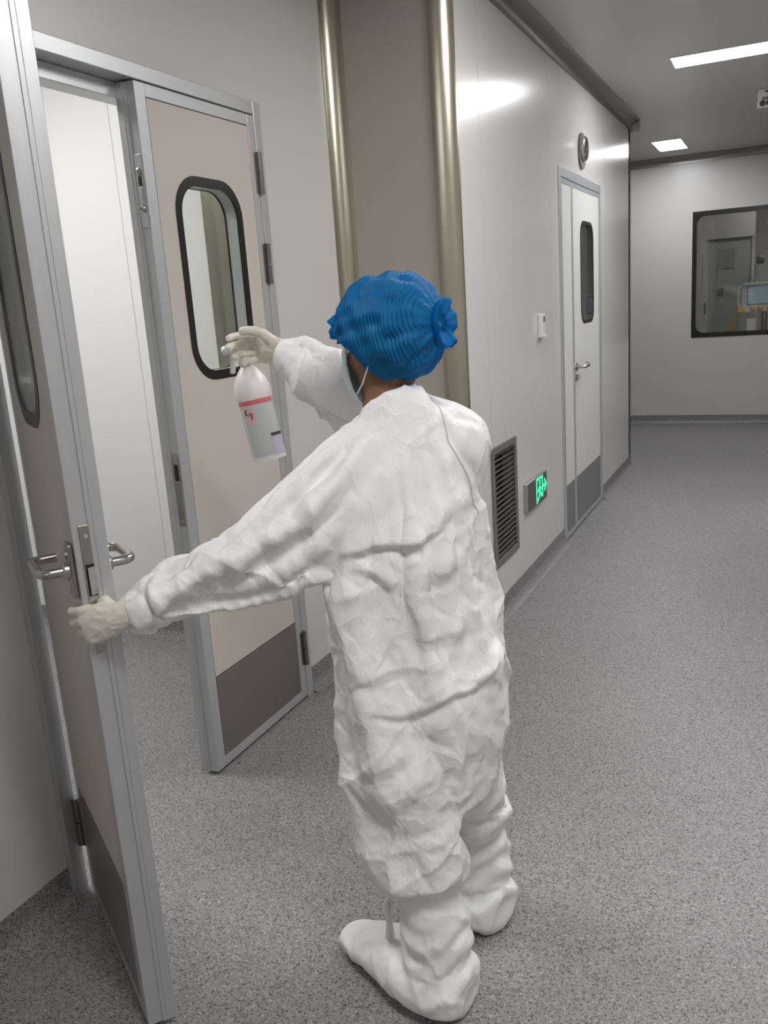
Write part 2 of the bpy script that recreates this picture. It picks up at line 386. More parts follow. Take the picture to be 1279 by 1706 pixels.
def make_leaf(name, loc, rz, W, s, mleaf, label, lead='lock', win=(.125, .485, 1.302, 1.928), stileH=.040, stileL=.046, z0=.012, z1=2.158, kick=.335, T=.052):
    r = empty(name, loc, rz, label, 'door', kind=S)
    y0, y1 = 0, -s*T
    g = .0025
    # aluminium perimeter frame
    f = r
    MB().box(0, stileH, y0, y1, z0, z1).build('stile', M['alu'], r, bevel=.0015)
    MB().box(W-stileL, W, y0, y1, z0, z1).build('stile', M['alu'], r, bevel=.0015)
    MB().box(stileH, W-stileL, y0, y1, z1-.036, z1).build('rail', M['aluh'], r, bevel=.0015)
    MB().box(stileH, W-stileL, y0, y1, z0, z0+.034).build('rail', M['aluh'], r, bevel=.0015)
    # rebated lips on the meeting edge, away from the corridor face
    MB().box(W, W+.0035, y1*.62, y1, z0, z1).build('rebate_strip', M['alu'], r, bevel=.001)
    MB().box(W, W+.005, y1*.80, y1-s*.012, z0, z1).build('rebate_strip', M['alu'], r, bevel=.001)
    a0, a1, b0, b1 = stileH+g, W-stileL-g, z0+.034+g, z1-.036-g
    wo = rrect(win[0], win[1], win[2], win[3], .115)
    core_o = rect_like(a0, a1, b0, b1, wo)
    MB().ring_plate(rect_like(a0-g, a1+g, b0-g, b1+g, wo), wo, y0-s*.004, y1+s*.004, 1).build('core', M['dark'], r)
    for (ya, yb) in ((y0-s*.001, y0-s*.0045), (y1+s*.001, y1+s*.0045)):
        MB().ring_plate(rect_like(a0, a1, kick+.002, b1, wo), wo, ya, yb, 1).build('door_panel', mleaf, r)
        MB().box(a0, a1, ya+(s*.001 if ya == y0-s*.001 else -s*.001), yb, b0, kick-.001).build('kick_plate', M['kick'], r, bevel=.0008)
    # vision panel: black printed border flush with each face, clear pane, metal reveal
    wi = rrect(win[0]+.030, win[1]-.030, win[2]+.030, win[3]-.030, .088)
    rv = rrect(win[0]+.028, win[1]-.028, win[2]+.028, win[3]-.028, .09)
    wv = MB().ring_plate(rrect(win[0], win[1], win[2], win[3], .115), rv, y0-s*.006, y1+s*.006, 1).build('window_reveal', M['alu'], r, smooth=True)
    for (ya, yb) in ((y0+s*.0005, y0-s*.004), (y1-s*.0005, y1+s*.004)):
        MB().ring_plate(wo, wi, ya, yb, 1).build('window_border', M['blackglass'], r, smooth=True)
        MB().prism(wi, ya-(s*.0008 if ya*s > 0 or ya == y0+s*.0005 else -s*.0008), yb, 1).build('window_pane', M['glass'], r)
    # butt hinges with two knuckles
    for zc in (1.972, 1.670, .213):
        h = MB().tube([(-.004, s*.006, zc-.069), (-.004, s*.006, zc-.002)], .0105, 14)
        h.tube([(-.004, s*.006, zc+.002), (-.004, s*.006, zc+.069)], .0105, 14)
        h.box(.000, .016, s*.0005, s*.004, zc-.066, zc+.066)
        h.build('hinge', M['hinge'], r, smooth=True)
    return r
# right-hand leaf, closed
leafB = make_leaf('door_2', (FX, OY1-JW-.004, 0), -PI/2, .610, 1, M['leaf'], 'closed beige door leaf with black-rimmed oval window behind the sprayed bottle')
# flush bolt and strike plate in its meeting edge
def edge_plate(parent, x, yc, z0, z1, wd, m, name): return MB().box(x, x+.0022, yc-wd/2, yc+wd/2, z0, z1).build(name, m, parent, bevel=.0008)
WB = .610
fb = edge_plate(leafB, WB, -.016, 1.765, 1.965, .024, M['alu'], 'flush_bolt')
MB().lathe([(.010, .0), (.010, .004), (.006, .006)], (WB+.002, -.016, 1.918), 0, 18).build('bolt_button', M['steel'], leafB, smooth=True)
MB().lathe([(.008, .0), (.008, .004), (.005, .007)], (WB+.002, -.016, 1.818), 0, 18).build('bolt_button', M['steel'], leafB, smooth=True)
MB().box(WB+.002, WB+.0045, -.021, -.011, 1.880, 1.905).build('bolt_slot', M['dark'], leafB)
MB().box(WB+.002, WB+.006, -.020, -.012, 1.83, 1.875).build('bolt_lever', M['alu'], leafB, bevel=.001)
sp_ = edge_plate(leafB, WB, -.018, .868, 1.098, .022, M['steel'], 'strike_plate')
MB().box(WB, WB+.0024, -.030, -.003, 1.00, 1.085).build('strike_lip', M['steel'], leafB, bevel=.0008)
MB().box(WB+.0015, WB+.0035, -.024, -.010, 1.015, 1.065).build('strike_hole', M['dark'], leafB)
for z in (.885, 1.085): MB().lathe([(.0035, 0), (.003, .0015)], (WB+.002, -.018, z), 0, 10).build('screw', M['alu'], leafB)
# left-hand leaf, swung open towards the camera
TH = -35.3
dl = Vector((math.cos(math.radians(TH)), math.sin(math.radians(TH)), 0))
WA = .570
tip = Vector((-1.203, 1.166, 0)); hp = tip-dl*WA
leafA = make_leaf('door_1', hp, math.radians(TH), WA, -1, M['leaf'], 'open door leaf with lock and lever handles held by the person', win=(.11, .44, 1.302, 1.928), T=.050)
lp = edge_plate(leafA, WA, .024, .880, 1.136, .024, M['steel'], 'lock_plate')
MB().box(WA+.0015, WA+.003, .015, .0335, .997, 1.060).build('latch_recess', M['dark'], leafA)
MB().prism([(WA+.0005, .0175), (WA+.010, .0175), (WA+.003, .0325), (WA+.0005, .0325)], 1.0, 1.055, 2).build('latch_bolt', M['steel'], leafA, bevel=.001)
for z in (.90, 1.115): MB().lathe([(.0042, 0), (.0035, .002)], (WA+.002, .024, z), 0, 12).build('screw', M['alu'], leafA)
for s_, yb in ((-1, 0), (1, .050)):
    e_ = empty('lever_handle', (0, yb, 0)); e_.parent = leafA
    lever(e_, WA-.036, 1.045, s_, -1)

# ------------------------------------------------------------------ corridor door (third)
fr2 = empty('trim_11', (0, 0, 0), 0, 'slim aluminium frame of the far corridor door', 'door frame', kind=S)
X1 = XC+.012; jw = .035
MB().box(XC-.09, X1, DY0, DY0+jw, 0, DZ).build('jamb', M['alu'], fr2, bevel=.002)
MB().box(XC-.09, X1, DY1-jw, DY1, 0, DZ).build('jamb', M['alu'], fr2, bevel=.002)
MB().box(XC-.09, X1, DY0+jw, DY1-jw, DZ-.055, DZ).build('header', M['aluh'], fr2, bevel=.002)
def plain_leaf(name, y0, y1, label, win=None, handle=False):
    r = empty(name, (X1-.004, y0, 0), PI/2, label, 'door', kind=S)       # local x along +Y, local -y faces corridor (+X)
    W = y1-y0; z0, z1 = .012, DZ-.058; T = .045; st = .022
    # local frame: rotated 90 deg: local x -> +Y, local y -> -X ; corridor face is y=0, body towards +y
    MB().box(0, st, 0, T, z0, z1).build('stile', M['alu'], r, bevel=.0015)
    MB().box(W-st, W, 0, T, z0, z1).build('stile', M['alu'], r, bevel=.0015)
    MB().box(st, W-st, 0, T, z1-.028, z1).build('rail', M['aluh'], r, bevel=.0015)
    MB().box(st, W-st, 0, T, z0, z0+.035).build('rail', M['aluh'], r, bevel=.0015)
    a0, a1, b0, b1, k = st+.002, W-st-.002, z0+.037, z1-.030, .345
    if win:
        wo = rrect(*win, .10)
        MB().ring_plate(rect_like(a0-.002, a1+.002, b0-.002, b1+.002, wo), wo, .004, T-.004, 1).build('core', M['dark'], r)
        MB().ring_plate(rect_like(a0, a1, k+.002, b1, wo), wo, .001, .005, 1).build('door_panel', M['leaf_white'], r)
        wi = rrect(win[0]+.02, win[1]-.02, win[2]+.02, win[3]-.02, .085)
        MB().ring_plate(wo, wi, -.0005, .004, 1).build('window_border', M['blackglass'], r, smooth=True)
        MB().prism(wi, .0003, .004, 1).build('window_pane', M['glass'], r)
        MB().prism(wo, T-.006, T-.002, 1).build('window_pane', M['glass'], r)
    else:
        MB().box(a0-.002, a1+.002, .004, T-.004, b0-.002, b1+.002).build('core', M['dark'], r)
        MB().box(a0, a1, .001, .005, k+.002, b1).build('door_panel', M['leaf_white'], r)
    MB().box(a0, a1, .0, .005, b0, k).build('kick_plate', M['kickgrey'], r, bevel=.0008)
    if handle:
        x = .050; z = 1.045
        MB().lathe([(.026, 0), (.026, -.008), (.022, -.010)], (x, 0, z), 1, 22).build('handle_rose', M['steel'], r, smooth=True)
        MB().lathe([(.022, 0), (.022, -.007), (.018, -.009)], (x, 0, z-.065), 1, 22).build('keyhole_rose', M['steel'], r, smooth=True)
        P = [(x, -.006, z), (x, -.045, z), (x+.006, -.055, z), (x+.02, -.058, z), (x+.10, -.058, z+.002), (x+.135, -.050, z+.010), (x+.15, -.035, z+.014)]
        MB().tube(P, [.010]*6+[.008], 14).build('handle', M['steel'], r, smooth=True)
    return r
plain_leaf('door_4', DY0+jw+.003, 5.405, 'narrow fixed white door leaf with grey kick plate')
plain_leaf('door_3', 5.410, DY1-jw-.003, 'white far corridor door leaf with dark oblong window and lever', win=(.22, .63, 1.30, 1.935), handle=True)
# dim room behind it
b = MB(); b.box(-3.0, -2.95, 4.6, 6.9, 0, ZC); b.box(-3, XC-.1, 4.55, 4.6, 0, ZC); b.box(-3, XC-.1, 6.9, 6.95, 0, ZC)
tag(b.build('wall_store', M['panel']), 'walls of the room behind the far corridor door', 'wall', kind=S)

# ------------------------------------------------------------------ far observation window
wz = empty('window_1', (0, 0, 0), 0, 'black-bordered observation window in the far wall', 'window', kind=S)
wi = rrect(FWX0+.045, FWX1-.045, FWZ0+.05, FWZ1-.05, .085)
MB().ring_plate(rect_like(FWX0, FWX1, FWZ0, FWZ1, wi), wi, YF-.004, YF+.004, 1).build('window_border', M['blackglass'], wz)
MB().prism(wi, YF-.001, YF+.004, 1).build('window_pane', M['glass'], wz)
MB().ring_plate(rrect(FWX0, FWX1, FWZ0, FWZ1, .01), rrect(FWX0+.04, FWX1-.04, FWZ0+.045, FWZ1-.045, .085), YF+.005, YF+.10, 1).build('window_reveal', M['alu'], wz)

# lab behind the observation window
b = MB(); b.box(-2.4, -.97, 12.0, 12.08, 0, ZC); b.box(-.97, -.40, 12.0, 12.08, 2.03, ZC); b.box(-.44, -.40, 12.08, 13.2, 0, ZC); b.box(-.40, 2.6, 13.2, 13.28, 0, ZC)
b.box(-2.48, -2.4, YF+.1, 12.08, 0, ZC); b.box(2.6, 2.68, YF+.1, 13.28, 0, ZC)
tag(b.build('wall_lab', M['panel']), 'walls of the lab room seen through the observation window', 'wall', kind=S)
r = empty('door_5', (-.965, 12.03, 0), 0, 'grey-green lab door seen through the observation window', 'door', kind=S)
LG = simple('lab_door_grey', (.40, .41, .37), .5)
MB().box(0, .56, 0, .04, .01, 2.02).build('door_panel', LG, r, bevel=.002)
MB().box(-.004, .03, -.02, .0, .01, 2.03).build('stile', M['alu'], r)
MB().box(.535, .565, -.02, .0, .01, 2.03).build('stile', M['alu'], r)
MB().box(.15, .34, -.006, .0, 1.66, 1.90).build('vent_panel', simple('lab_vent', (.28, .29, .26), .5), r, bevel=.002)
MB().box(.15, .21, -.02, .0, 1.33, 1.42).build('lock_case', M['black'], r, bevel=.003)
MB().tube([(.0, -.025, 1.12), (.0, -.025, 1.26)], .012, 12).build('hinge', M['hinge'], r, smooth=True)

# touch-screen unit on its stand
cx, cyy = -.50, 11.35
r = empty('control_panel', (cx, cyy, 0), 0, 'white touch-screen control unit with orange knobs behind the far window', 'control panel')
MB().box(0, .50, 0, .09, 1.13, 1.47).build('housing', M['plastic'], r, bevel=.012)
MB().box(.055, .445, -.004, .004, 1.215, 1.435).build('bezel', M['grey'], r, bevel=.003)
MB().box(.066, .434, -.006, .0, 1.226, 1.424).build('screen', emit('screen_blue', (.16, .22, .25), .25), r)
MB().tube([(.01, .03, 1.44), (-.035, .0, 1.42), (-.04, .0, 1.38), (-.04, .0, 1.24), (-.03, .0, 1.2), (.01, .03, 1.18)], .012, 10).build('grab_handle', M['plastic'], r, smooth=True)
OR = simple('orange_plastic', (.75, .38, .05), .4)
for kx in (.12, .20, .30): MB().lathe([(.028, .0), (.028, -.02), (.020, -.034), (.010, -.036)], (kx, 0, 1.172), 1, 18).build('knob', OR, r, smooth=True)
MB().box(-.045, .03, -.035, .02, 1.13, 1.20).build('yellow_cap', simple('yellow_plastic', (.80, .55, .06), .45), r, bevel=.008)
MB().tube([(.25, .06, .03), (.25, .06, 1.13)], .03, 16).build('stand_pole', M['steel'], r, smooth=True)
MB().lathe([(.24, 0), (.24, .02), (.05, .05), (.03, .06)], (.25, .06, 0), 2, 28).build('stand_base', M['plastic'], r, smooth=True)
MB().box(.06, .16, .02, .06, .70, 1.06).build('tray', M['plastic'], r, bevel=.004)
MB().tube([(.14, .09, 1.40), (.14, .12, 1.64), (.16, .12, 1.70)], .014, 12).build('upright', M['alu'], r, smooth=True)
MB().lathe([(.03, 0), (.045, .02), (.045, .07), (.02, .10)], (.185, .12, 1.68), 2, 18).build('valve_head', M['grey'], r, smooth=True)
# bundle of yellow tubing hanging below the unit
rr = random.Random(3); mb = MB()
for i in range(16):
    x = cx-.11+rr.uniform(-.05, .05); y = cyy-.02+rr.uniform(-.03, .03)
    mb.tube([(cx-.075+rr.uniform(-.012, .012), y, 1.122), (cx-.08+rr.uniform(-.02, .02), y-.01, 1.08), (x, y, .98), (x+rr.uniform(-.02, .02), y, .82), (x+rr.uniform(-.03, .03), y, .66)], .008, 6)
o = mb.build('tubing_bundle', simple('straw_yellow', (.55, .42, .16), .5), smooth=True)
tag(o, 'bundle of straw-yellow tubing hanging beside the touch-screen unit', 'tubing')

# ------------------------------------------------------------------ things on the corridor wall
r = empty('vent_grille', (XC, 3.69, .26), PI/2, 'dark grey louvred return-air grille low on the wall behind the person', 'vent grille')
MB().ring_plate([(0, 0), (.395, 0), (.395, .575), (0, .575)], [(.035, .035), (.36, .035), (.36, .54), (.035, .54)], -.010, .0, 1).build('frame', simple('grille_grey', (.20, .20, .195), .42, .3), r, bevel=.002)
GS = simple('louvre_grey', (.24, .235, .225), .4, .3)
MB().box(.03, .365, .06, .07, .03, .545).build('back_panel', M['black'], r)
proto = None
for k in range(20):
    z = .048+k*.0253
    if proto is None:
        proto = MB().prism([(-.007, .004), (-.007, .0015), (.020, -.0045), (.020, -.002)], .035, .360, 0).build('slat', GS, r)
        proto.location = (0, 0, z)
    else:
        c = proto.copy(); COL.objects.link(c); c.parent = r; c.location = (0, 0, z)
# emergency exit sign
r = empty('exit_sign', (XC, 4.215, .405), PI/2, 'green running-man exit sign with arrow low on the corridor wall', 'exit sign')
MB().box(0, .395, -.022, 0, 0, .155).build('housing', simple('sign_rim', (.42, .42, .41), .35, .6), r, bevel=.003)
MB().box(.008, .387, -.0235, -.02, .006, .149).build('face_plate', simple('sign_grey', (.105, .10, .098), .4), r)
def flat(name, polys, m, parent, y=-.0245):
    mb = MB()
    for p in polys: mb.prism(p, y, y+.002, 1)
    return mb.build(name, m, parent)
q = lambda pts: [(.165+a*.135, .012+b*.135) for a, b in pts]
flat('doorway_symbol', [q([(0, 0), (.10, 0), (.10, 1), (0, 1)]), q([(.10, .90), (1, .90), (1, 1), (.10, 1)]), q([(.88, .12), (1, .12), (1, .90), (.88, .90)])], M['green'], r)
head = [(.52+.10*math.cos(a*PI/6), .77+.10*math.sin(a*PI/6)) for a in range(12)]
flat('running_man_symbol', [q(head), q([(.40, .62), (.56, .66), (.62, .40), (.46, .38)]), q([(.56, .64), (.84, .50), (.80, .42), (.56, .54)]), q([(.40, .62), (.18, .48), (.23, .40), (.44, .53)]),
      q([(.52, .40), (.66, .40), (.82, .20), (.72, .13)]), q([(.44, .40), (.58, .38), (.42, .16), (.20, .04), (.16, .13), (.34, .22)])], M['green'], r)
flat('arrow_symbol', [[(.310, .075), (.345, .075), (.345, .091), (.310, .091)], [(.340, .045), (.382, .083), (.340, .121), (.330, .110), (.358, .083), (.330, .056)]], M['green'], r)
# wall sensor
r = empty('wall_sensor', (XC, 4.585, 1.285), PI/2, 'small white wall sensor between the exit sign and the far door', 'sensor')
MB().box(0, .07, -.024, 0, 0, .115).build('housing', M['plastic'], r, bevel=.005)
MB().box(.026, .060, -.0255, -.02, .072, .102).build('display', M['grey'], r, bevel=.001)
MB().box(.0, .07, -.030, -.0, -.006, .004).build('lower_lip', M['plastic'], r, bevel=.002)
# pressure gauge above the far door
r = empty('pressure_gauge', (XC, 5.72, 2.345), PI/2, 'round chrome-rimmed gauge on a dark plate above the far corridor door', 'gauge')
MB().prism(rrect(-.088, .088, -.105, .105, .085), -.014, 0, 1).build('back_plate', M['grey'], r, smooth=True)
MB().lathe([(.072, -.014), (.072, -.030), (.066, -.036), (.060, -.034), (.060, -.028)], (0, 0, .012), 1, 30).build('bezel', M['steel'], r, smooth=True)
MB().lathe([(.060, -.026), (.060, -.029)], (0, 0, .012), 1, 30).build('dial', simple('dial_grey', (.10, .10, .10), .2), r)
flat('needle', [[(-.004, -.012), (.004, -.012), (.026, .058), (.022, .059)]], M['black'], r, -.032)
# emergency twin-spot light and smoke detector on the ceiling
r = empty('emergency_light', (-.25, 7.15, ZC), 0, 'white ceiling emergency light with two black lamp heads at the right edge', 'emergency light')
MB().box(0, .26, -.03, .03, -.125, 0).build('housing', M['plastic'], r, bevel=.006)
MB().box(.03, .13, -.032, -.028, -.075, -.055).build('name_strip', M['grey'], r)
for x in (.035, .078): MB().lathe([(.019, -.03), (.020, -.045), (.017, -.052), (.010, -.053)], (x, 0, -.098), 1, 20).build('lamp_head', M['black'], r, smooth=True)
MB().box(.05, .09, -.034, -.028, -.026, -.016).build('indicator', M['black'], r)
r = empty('smoke_detector', (-.06, 6.25, ZC), 0, 'white smoke detector on the ceiling beside the long panel light', 'smoke detector')
MB().lathe([(.055, 0), (.055, -.012), (.045, -.020)], (0, 0, 0), 2, 28).build('base', M['plastic'], r, smooth=True)
MB().lathe([(.040, -.020), (.042, -.034), (.030, -.044), (.010, -.046)], (0, 0, 0), 2, 28).build('sensor_head', M['plastic'], r, smooth=True)

#PERSON
# ------------------------------------------------------------------ the person
rng = np.random.RandomState(7)
def catmull(K, m):
    K = np.array(K, float); n = len(K); out = []
    for i in range(n-1):
        p0, p1, p2, p3 = K[max(i-1, 0)], K[i], K[i+1], K[min(i+2, n-1)]
        for j in range(m):
            t = j/m
            out.append(.5*((2*p1)+(p2-p0)*t+(2*p0-5*p1+4*p2-p3)*t*t+(3*p1-p0-3*p2+p3)*t**3))
    out.append(K[-1]); return np.array(out)
def loft(mb, keys, ref, n=28, m=6, flat=None):
    """keys: (x,y,z,a,b): rings across the path, a along ref (made square to the path), b across it"""
    P = catmull(keys, m); k = len(P); o = len(mb.v); ref = np.array(ref, float)
    for i in range(k):
        if flat is not None: T = np.array(flat(i, k) if callable(flat) else flat, float)
        else: T = P[min(i+1, k-1), :3]-P[max(i-1, 0), :3]
        T = T/np.linalg.norm(T)
        u = ref-T*ref.dot(T); u /= np.linalg.norm(u); v = np.cross(T, u)
        for j in range(n):
            a = 2*PI*j/n; mb.v.append(tuple(P[i, :3]+P[i, 3]*math.cos(a)*u+P[i, 4]*math.sin(a)*v))
    for i in range(k-1):
        for j in range(n):
            j2 = (j+1) % n; mb.f.append((o+i*n+j, o+i*n+j2, o+(i+1)*n+j2, o+(i+1)*n+j))
    mb.f.append(tuple(o+j for j in range(n))[::-1]); mb.f.append(tuple(o+(k-1)*n+j for j in range(n)))
    return mb
def blob(mb, c, r, ax=None, n=20, mm=12):
    """ellipsoid; ax = three axis vectors"""
    ax = np.eye(3) if ax is None else np.array([np.array(a, float)/np.linalg.norm(a) for a in ax]); o = len(mb.v); c = np.array(c, float)
    for i in range(1, mm):
        th = PI*i/mm
        for j in range(n):
            a = 2*PI*j/n
            mb.v.append(tuple(c+r[0]*math.sin(th)*math.cos(a)*ax[0]+r[1]*math.sin(th)*math.sin(a)*ax[1]+r[2]*math.cos(th)*ax[2]))
    for i in range(mm-2):
        for j in range(n):
            j2 = (j+1) % n; mb.f.append((o+i*n+j, o+(i+1)*n+j, o+(i+1)*n+j2, o+i*n+j2))
    mb.f.append(tuple(o+j for j in range(n))); mb.f.append(tuple(o+(mm-2)*n+j for j in range(n))[::-1])
    return mb
def evalmesh(o, name):
    dg = bpy.context.evaluated_depsgraph_get(); dg.update()
    me = bpy.data.meshes.new_from_object(o.evaluated_get(dg)); me.name = name
    return me
def fuse(mb, name, voxel, smooth=4, sub=0):
    """union of overlapping closed shapes as one continuous surface"""
    o = mb.build(name+'_src', None)
    r = o.modifiers.new('r', 'REMESH'); r.mode = 'VOXEL'; r.voxel_size = voxel
    if smooth:
        sm = o.modifiers.new('s', 'SMOOTH'); sm.factor = .5; sm.iterations = smooth
    if sub: o.modifiers.new('u', 'SUBSURF').levels = sub
    me = evalmesh(o, name); bpy.data.objects.remove(o, do_unlink=True)
    return me
def coords(me):
    a = np.empty(len(me.vertices)*3, np.float32); me.vertices.foreach_get('co', a); return a.reshape(-1, 3).astype(float)
def normals(me):
    a = np.empty(len(me.vertices)*3, np.float32); me.vertices.foreach_get('normal', a); return a.reshape(-1, 3).astype(float)
def setco(me, p):
    me.vertices.foreach_set('co', p.astype(np.float32).ravel()); me.update()
from mathutils.kdtree import KDTree
def crumple(p, cell, amp, seed=0, stretch=1., direction=(0, 0, 1), warp=.0):
    """creased height field: flat facets between sharp ridges along the borders of scattered cells, drawn out along a direction"""
    R = np.random.RandomState(seed); d = np.array(direction, float); d /= np.linalg.norm(d)
    q = p.copy()
    if warp: q = q+warp*np.stack([np.sin(q[:, 1]*19+seed)+np.sin(q[:, 2]*13), np.sin(q[:, 2]*17+2)+np.sin(q[:, 0]*23), np.sin(q[:, 0]*15+1)+np.sin(q[:, 1]*11+seed)], 1)
    q = q+((q@d)*(1/stretch-1))[:, None]*d
    key = {}; pts = q[R.permutation(len(q))]
    for x in pts:                                  # one seed per occupied grid cell: seeds lie on the surface
        key.setdefault(tuple(np.floor(x/cell).astype(int)), x)
    S_ = list(key.values()); kd = KDTree(len(S_))
    for n_, x in enumerate(S_): kd.insert(x, n_)
    kd.balance(); e = np.empty(len(q)); sgn = R.choice([-1., 1., 1.], len(S_)); tilt = R.randn(len(S_), 3); out = np.empty(len(q))
    for n_, x in enumerate(q):
        r = kd.find_n(x, 2); e[n_] = r[1][2]-r[0][2]
        k = r[0][1]; out[n_] = tilt[k]@(x-S_[k])
    e = np.clip(e/cell, 0, 1)
    ridge = 1-np.sqrt(e+.0006)*1.25
    return amp*(ridge+.8*out/cell*np.clip(e*2.2, 0, 1))
def lownoise(p, sc, seed):
    R = np.random.RandomState(seed); v = np.zeros(len(p))
    for _ in range(6): v += np.sin(p@(R.randn(3)*sc)+R.rand()*6.28)
    return np.clip(.5+v/5, 0, 1)
M['skin'] = simple('skin', (.25, .125, .075), .5, var=.06, scale=30, spec=.35)
def nonwoven(name, col, rough, k=1.):
    """creased non-woven: fine folded facets as relief, no shade in the colour"""
    m = simple(name, col, rough, var=.012, scale=4, spec=.4); t = m.node_tree; b_ = t.nodes['Principled BSDF']
    tc = t.nodes.new('ShaderNodeTexCoord'); nz = t.nodes.new('ShaderNodeTexNoise'); nz.inputs['Scale'].default_value = 9; nz.inputs['Detail'].default_value = 3
    t.links.new(tc.outputs['Object'], nz.inputs['Vector'])
    ad = t.nodes.new('ShaderNodeMix'); ad.data_type = 'RGBA'; ad.blend_type = 'LINEAR_LIGHT'; ad.inputs[0].default_value = .045
    t.links.new(tc.outputs['Object'], ad.inputs[6]); t.links.new(nz.outputs['Color'], ad.inputs[7])
    last = None
    for sc, st, di in ((7, .52*k, .012), (16, .44*k, .006), (42, .32*k, .0025)):
        mp = t.nodes.new('ShaderNodeMapping'); mp.inputs['Scale'].default_value = (1, 1, .6); mp.inputs['Rotation'].default_value = (.5, .3*sc, .2*sc)
        v1 = t.nodes.new('ShaderNodeTexVoronoi'); v1.feature = 'F1'; v1.inputs['Scale'].default_value = sc
        v2 = t.nodes.new('ShaderNodeTexVoronoi'); v2.feature = 'F2'; v2.inputs['Scale'].default_value = sc
        t.links.new(ad.outputs[2], mp.inputs[0]); t.links.new(mp.outputs[0], v1.inputs['Vector']); t.links.new(mp.outputs[0], v2.inputs['Vector'])
        su = t.nodes.new('ShaderNodeMath'); su.operation = 'SUBTRACT'; t.links.new(v2.outputs['Distance'], su.inputs[0]); t.links.new(v1.outputs['Distance'], su.inputs[1])
        po = t.nodes.new('ShaderNodeMath'); po.operation = 'POWER'; po.inputs[1].default_value = .68; t.links.new(su.outputs[0], po.inputs[0])
        bp = t.nodes.new('ShaderNodeBump'); bp.invert = True; bp.inputs['Strength'].default_value = st; bp.inputs['Distance'].default_value = di
        t.links.new(po.outputs[0], bp.inputs['Height'])
        if last: t.links.new(last.outputs[0], bp.inputs['Normal'])
        last = bp
    t.links.new(last.outputs[0], b_.inputs['Normal'])
    return m
M['tyvek'] = nonwoven('white_nonwoven', (.88, .865, .86), .5)
M['boot'] = nonwoven('white_boot_cover', (.835, .845, .845), .5, .6)
M['glove'] = simple('latex_glove', (.74, .69, .60), .45, var=.04, scale=40, spec=.4, bump=.3, bscale=90)
M['mask'] = simple('mask_pale_blue', (.56, .66, .66), .75, var=.03, scale=20, bump=.3, bscale=300)
M['loop'] = simple('white_elastic', (.8, .8, .78), .6)
person = empty('person', (-.68, 1.61, 0), 0, 'person in white coveralls and blue hair cap reaching out with a spray bottle', 'person')
PO = Vector(person.location)
def give(o):
    o.parent = person; o.matrix_parent_inverse = Matrix.Translation(-PO); return o
phi = math.radians(147)
fv = np.array([math.cos(phi), math.sin(phi), 0]); rv = np.array([fv[1], -fv[0], 0])
# joints
SL, EL, WL = (-.785, 1.50, 1.165), (-.945, 1.355, 1.045), (-1.135, 1.205, .952)
SR, ER, WR = (-.625, 1.74, 1.205), (-.87, 1.815, 1.295), (-1.10, 1.80, 1.408)
HL, KL, AL = (-.73, 1.545, .74), (-.715, 1.50, .42), (-.655, 1.485, .085)
HR, KR, AR = (-.64, 1.69, .74), (-.645, 1.73, .42), (-.650, 1.770, .085)
hf = np.array([math.cos(math.radians(165)), math.sin(math.radians(165)), -.18]); hf /= np.linalg.norm(hf)   # facing of the head
hr = np.cross(hf, (0, 0, 1)); hr /= np.linalg.norm(hr); hu = np.cross(hr, hf)
HC = np.array([-.738, 1.622, 1.435])
def H(f, r, u): return tuple(HC+f*hf+r*hr+u*hu)

# --- hands: one skinned chain per finger around a shaped palm
def hand(mb, W_, fwd, pal, side, curls, thumb, k=1.0, spread=.10):
    """W_ wrist, fwd towards the knuckles, pal direction the palm faces, side +1 right -1 left, curls: per finger three bend angles"""
    fwd = np.array(fwd, float); fwd /= np.linalg.norm(fwd); pal = np.array(pal, float); pal -= fwd*pal.dot(fwd); pal /= np.linalg.norm(pal)
    t = np.cross(fwd, pal)*side; W_ = np.array(W_, float)
    ref = t
    loft(mb, [(*(W_-fwd*.05), .026*k, .020*k), (*W_, .027*k, .020*k), (*(W_+fwd*.03), .034*k, .019*k), (*(W_+fwd*.060), .038*k, .015*k), (*(W_+fwd*.080), .035*k, .010*k), (*(W_+fwd*.088), .031*k, .006*k)], ref, 20, 4)
    L = [(.031, .040, .026, .020, .0088), (.0105, .045, .029, .021, .0092), (-.010, .042, .027, .021, .0088), (-.029, .033, .021, .019, .0078)]
    tips = []
    for i, (off, a, b, c, r) in enumerate(L):
        p = W_+fwd*(.082-.004*abs(i-1))+t*off*1.0
        d = fwd*math.cos(spread*(1.2-i)*.5)+t*math.sin(spread*(1.2-i)*.5)
        ang = 0; P = [tuple(p-d*.02)+(r*k*1.05, r*k*1.05), tuple(p)+(r*k*1.12, r*k*1.12)]
        for seg, (ln, cu) in enumerate(zip((a, b, c), curls[i])):
            ang += cu; dd = d*math.cos(ang)+pal*math.sin(ang)
            p = p+dd*ln*.5; P.append(tuple(p)+(r*k*(1.0-.06*seg), r*k*(1.0-.06*seg)))
            p = p+dd*ln*.5; P.append(tuple(p)+(r*k*(1.06-.10*seg), r*k*(1.06-.10*seg)))
        P.append(tuple(p+dd*r*.6)+(r*k*.55, r*k*.55)); tips.append(p)
        loft(mb, P, np.cross(dd, pal)+t*.01, 12, 3)
    p = W_+fwd*.022+t*.022+pal*.006; P = [tuple(p)+(.015*k, .013*k)]
    for (ln, df, dt, dp, r) in thumb:
        d = fwd*df+t*dt+pal*dp; d /= np.linalg.norm(d); p = p+d*ln; P.append(tuple(p)+(r*k, r*k))
    P.append(tuple(p+d*.005)+(.005*k, .005*k))
    loft(mb, P, pal, 12, 4)
    return tips
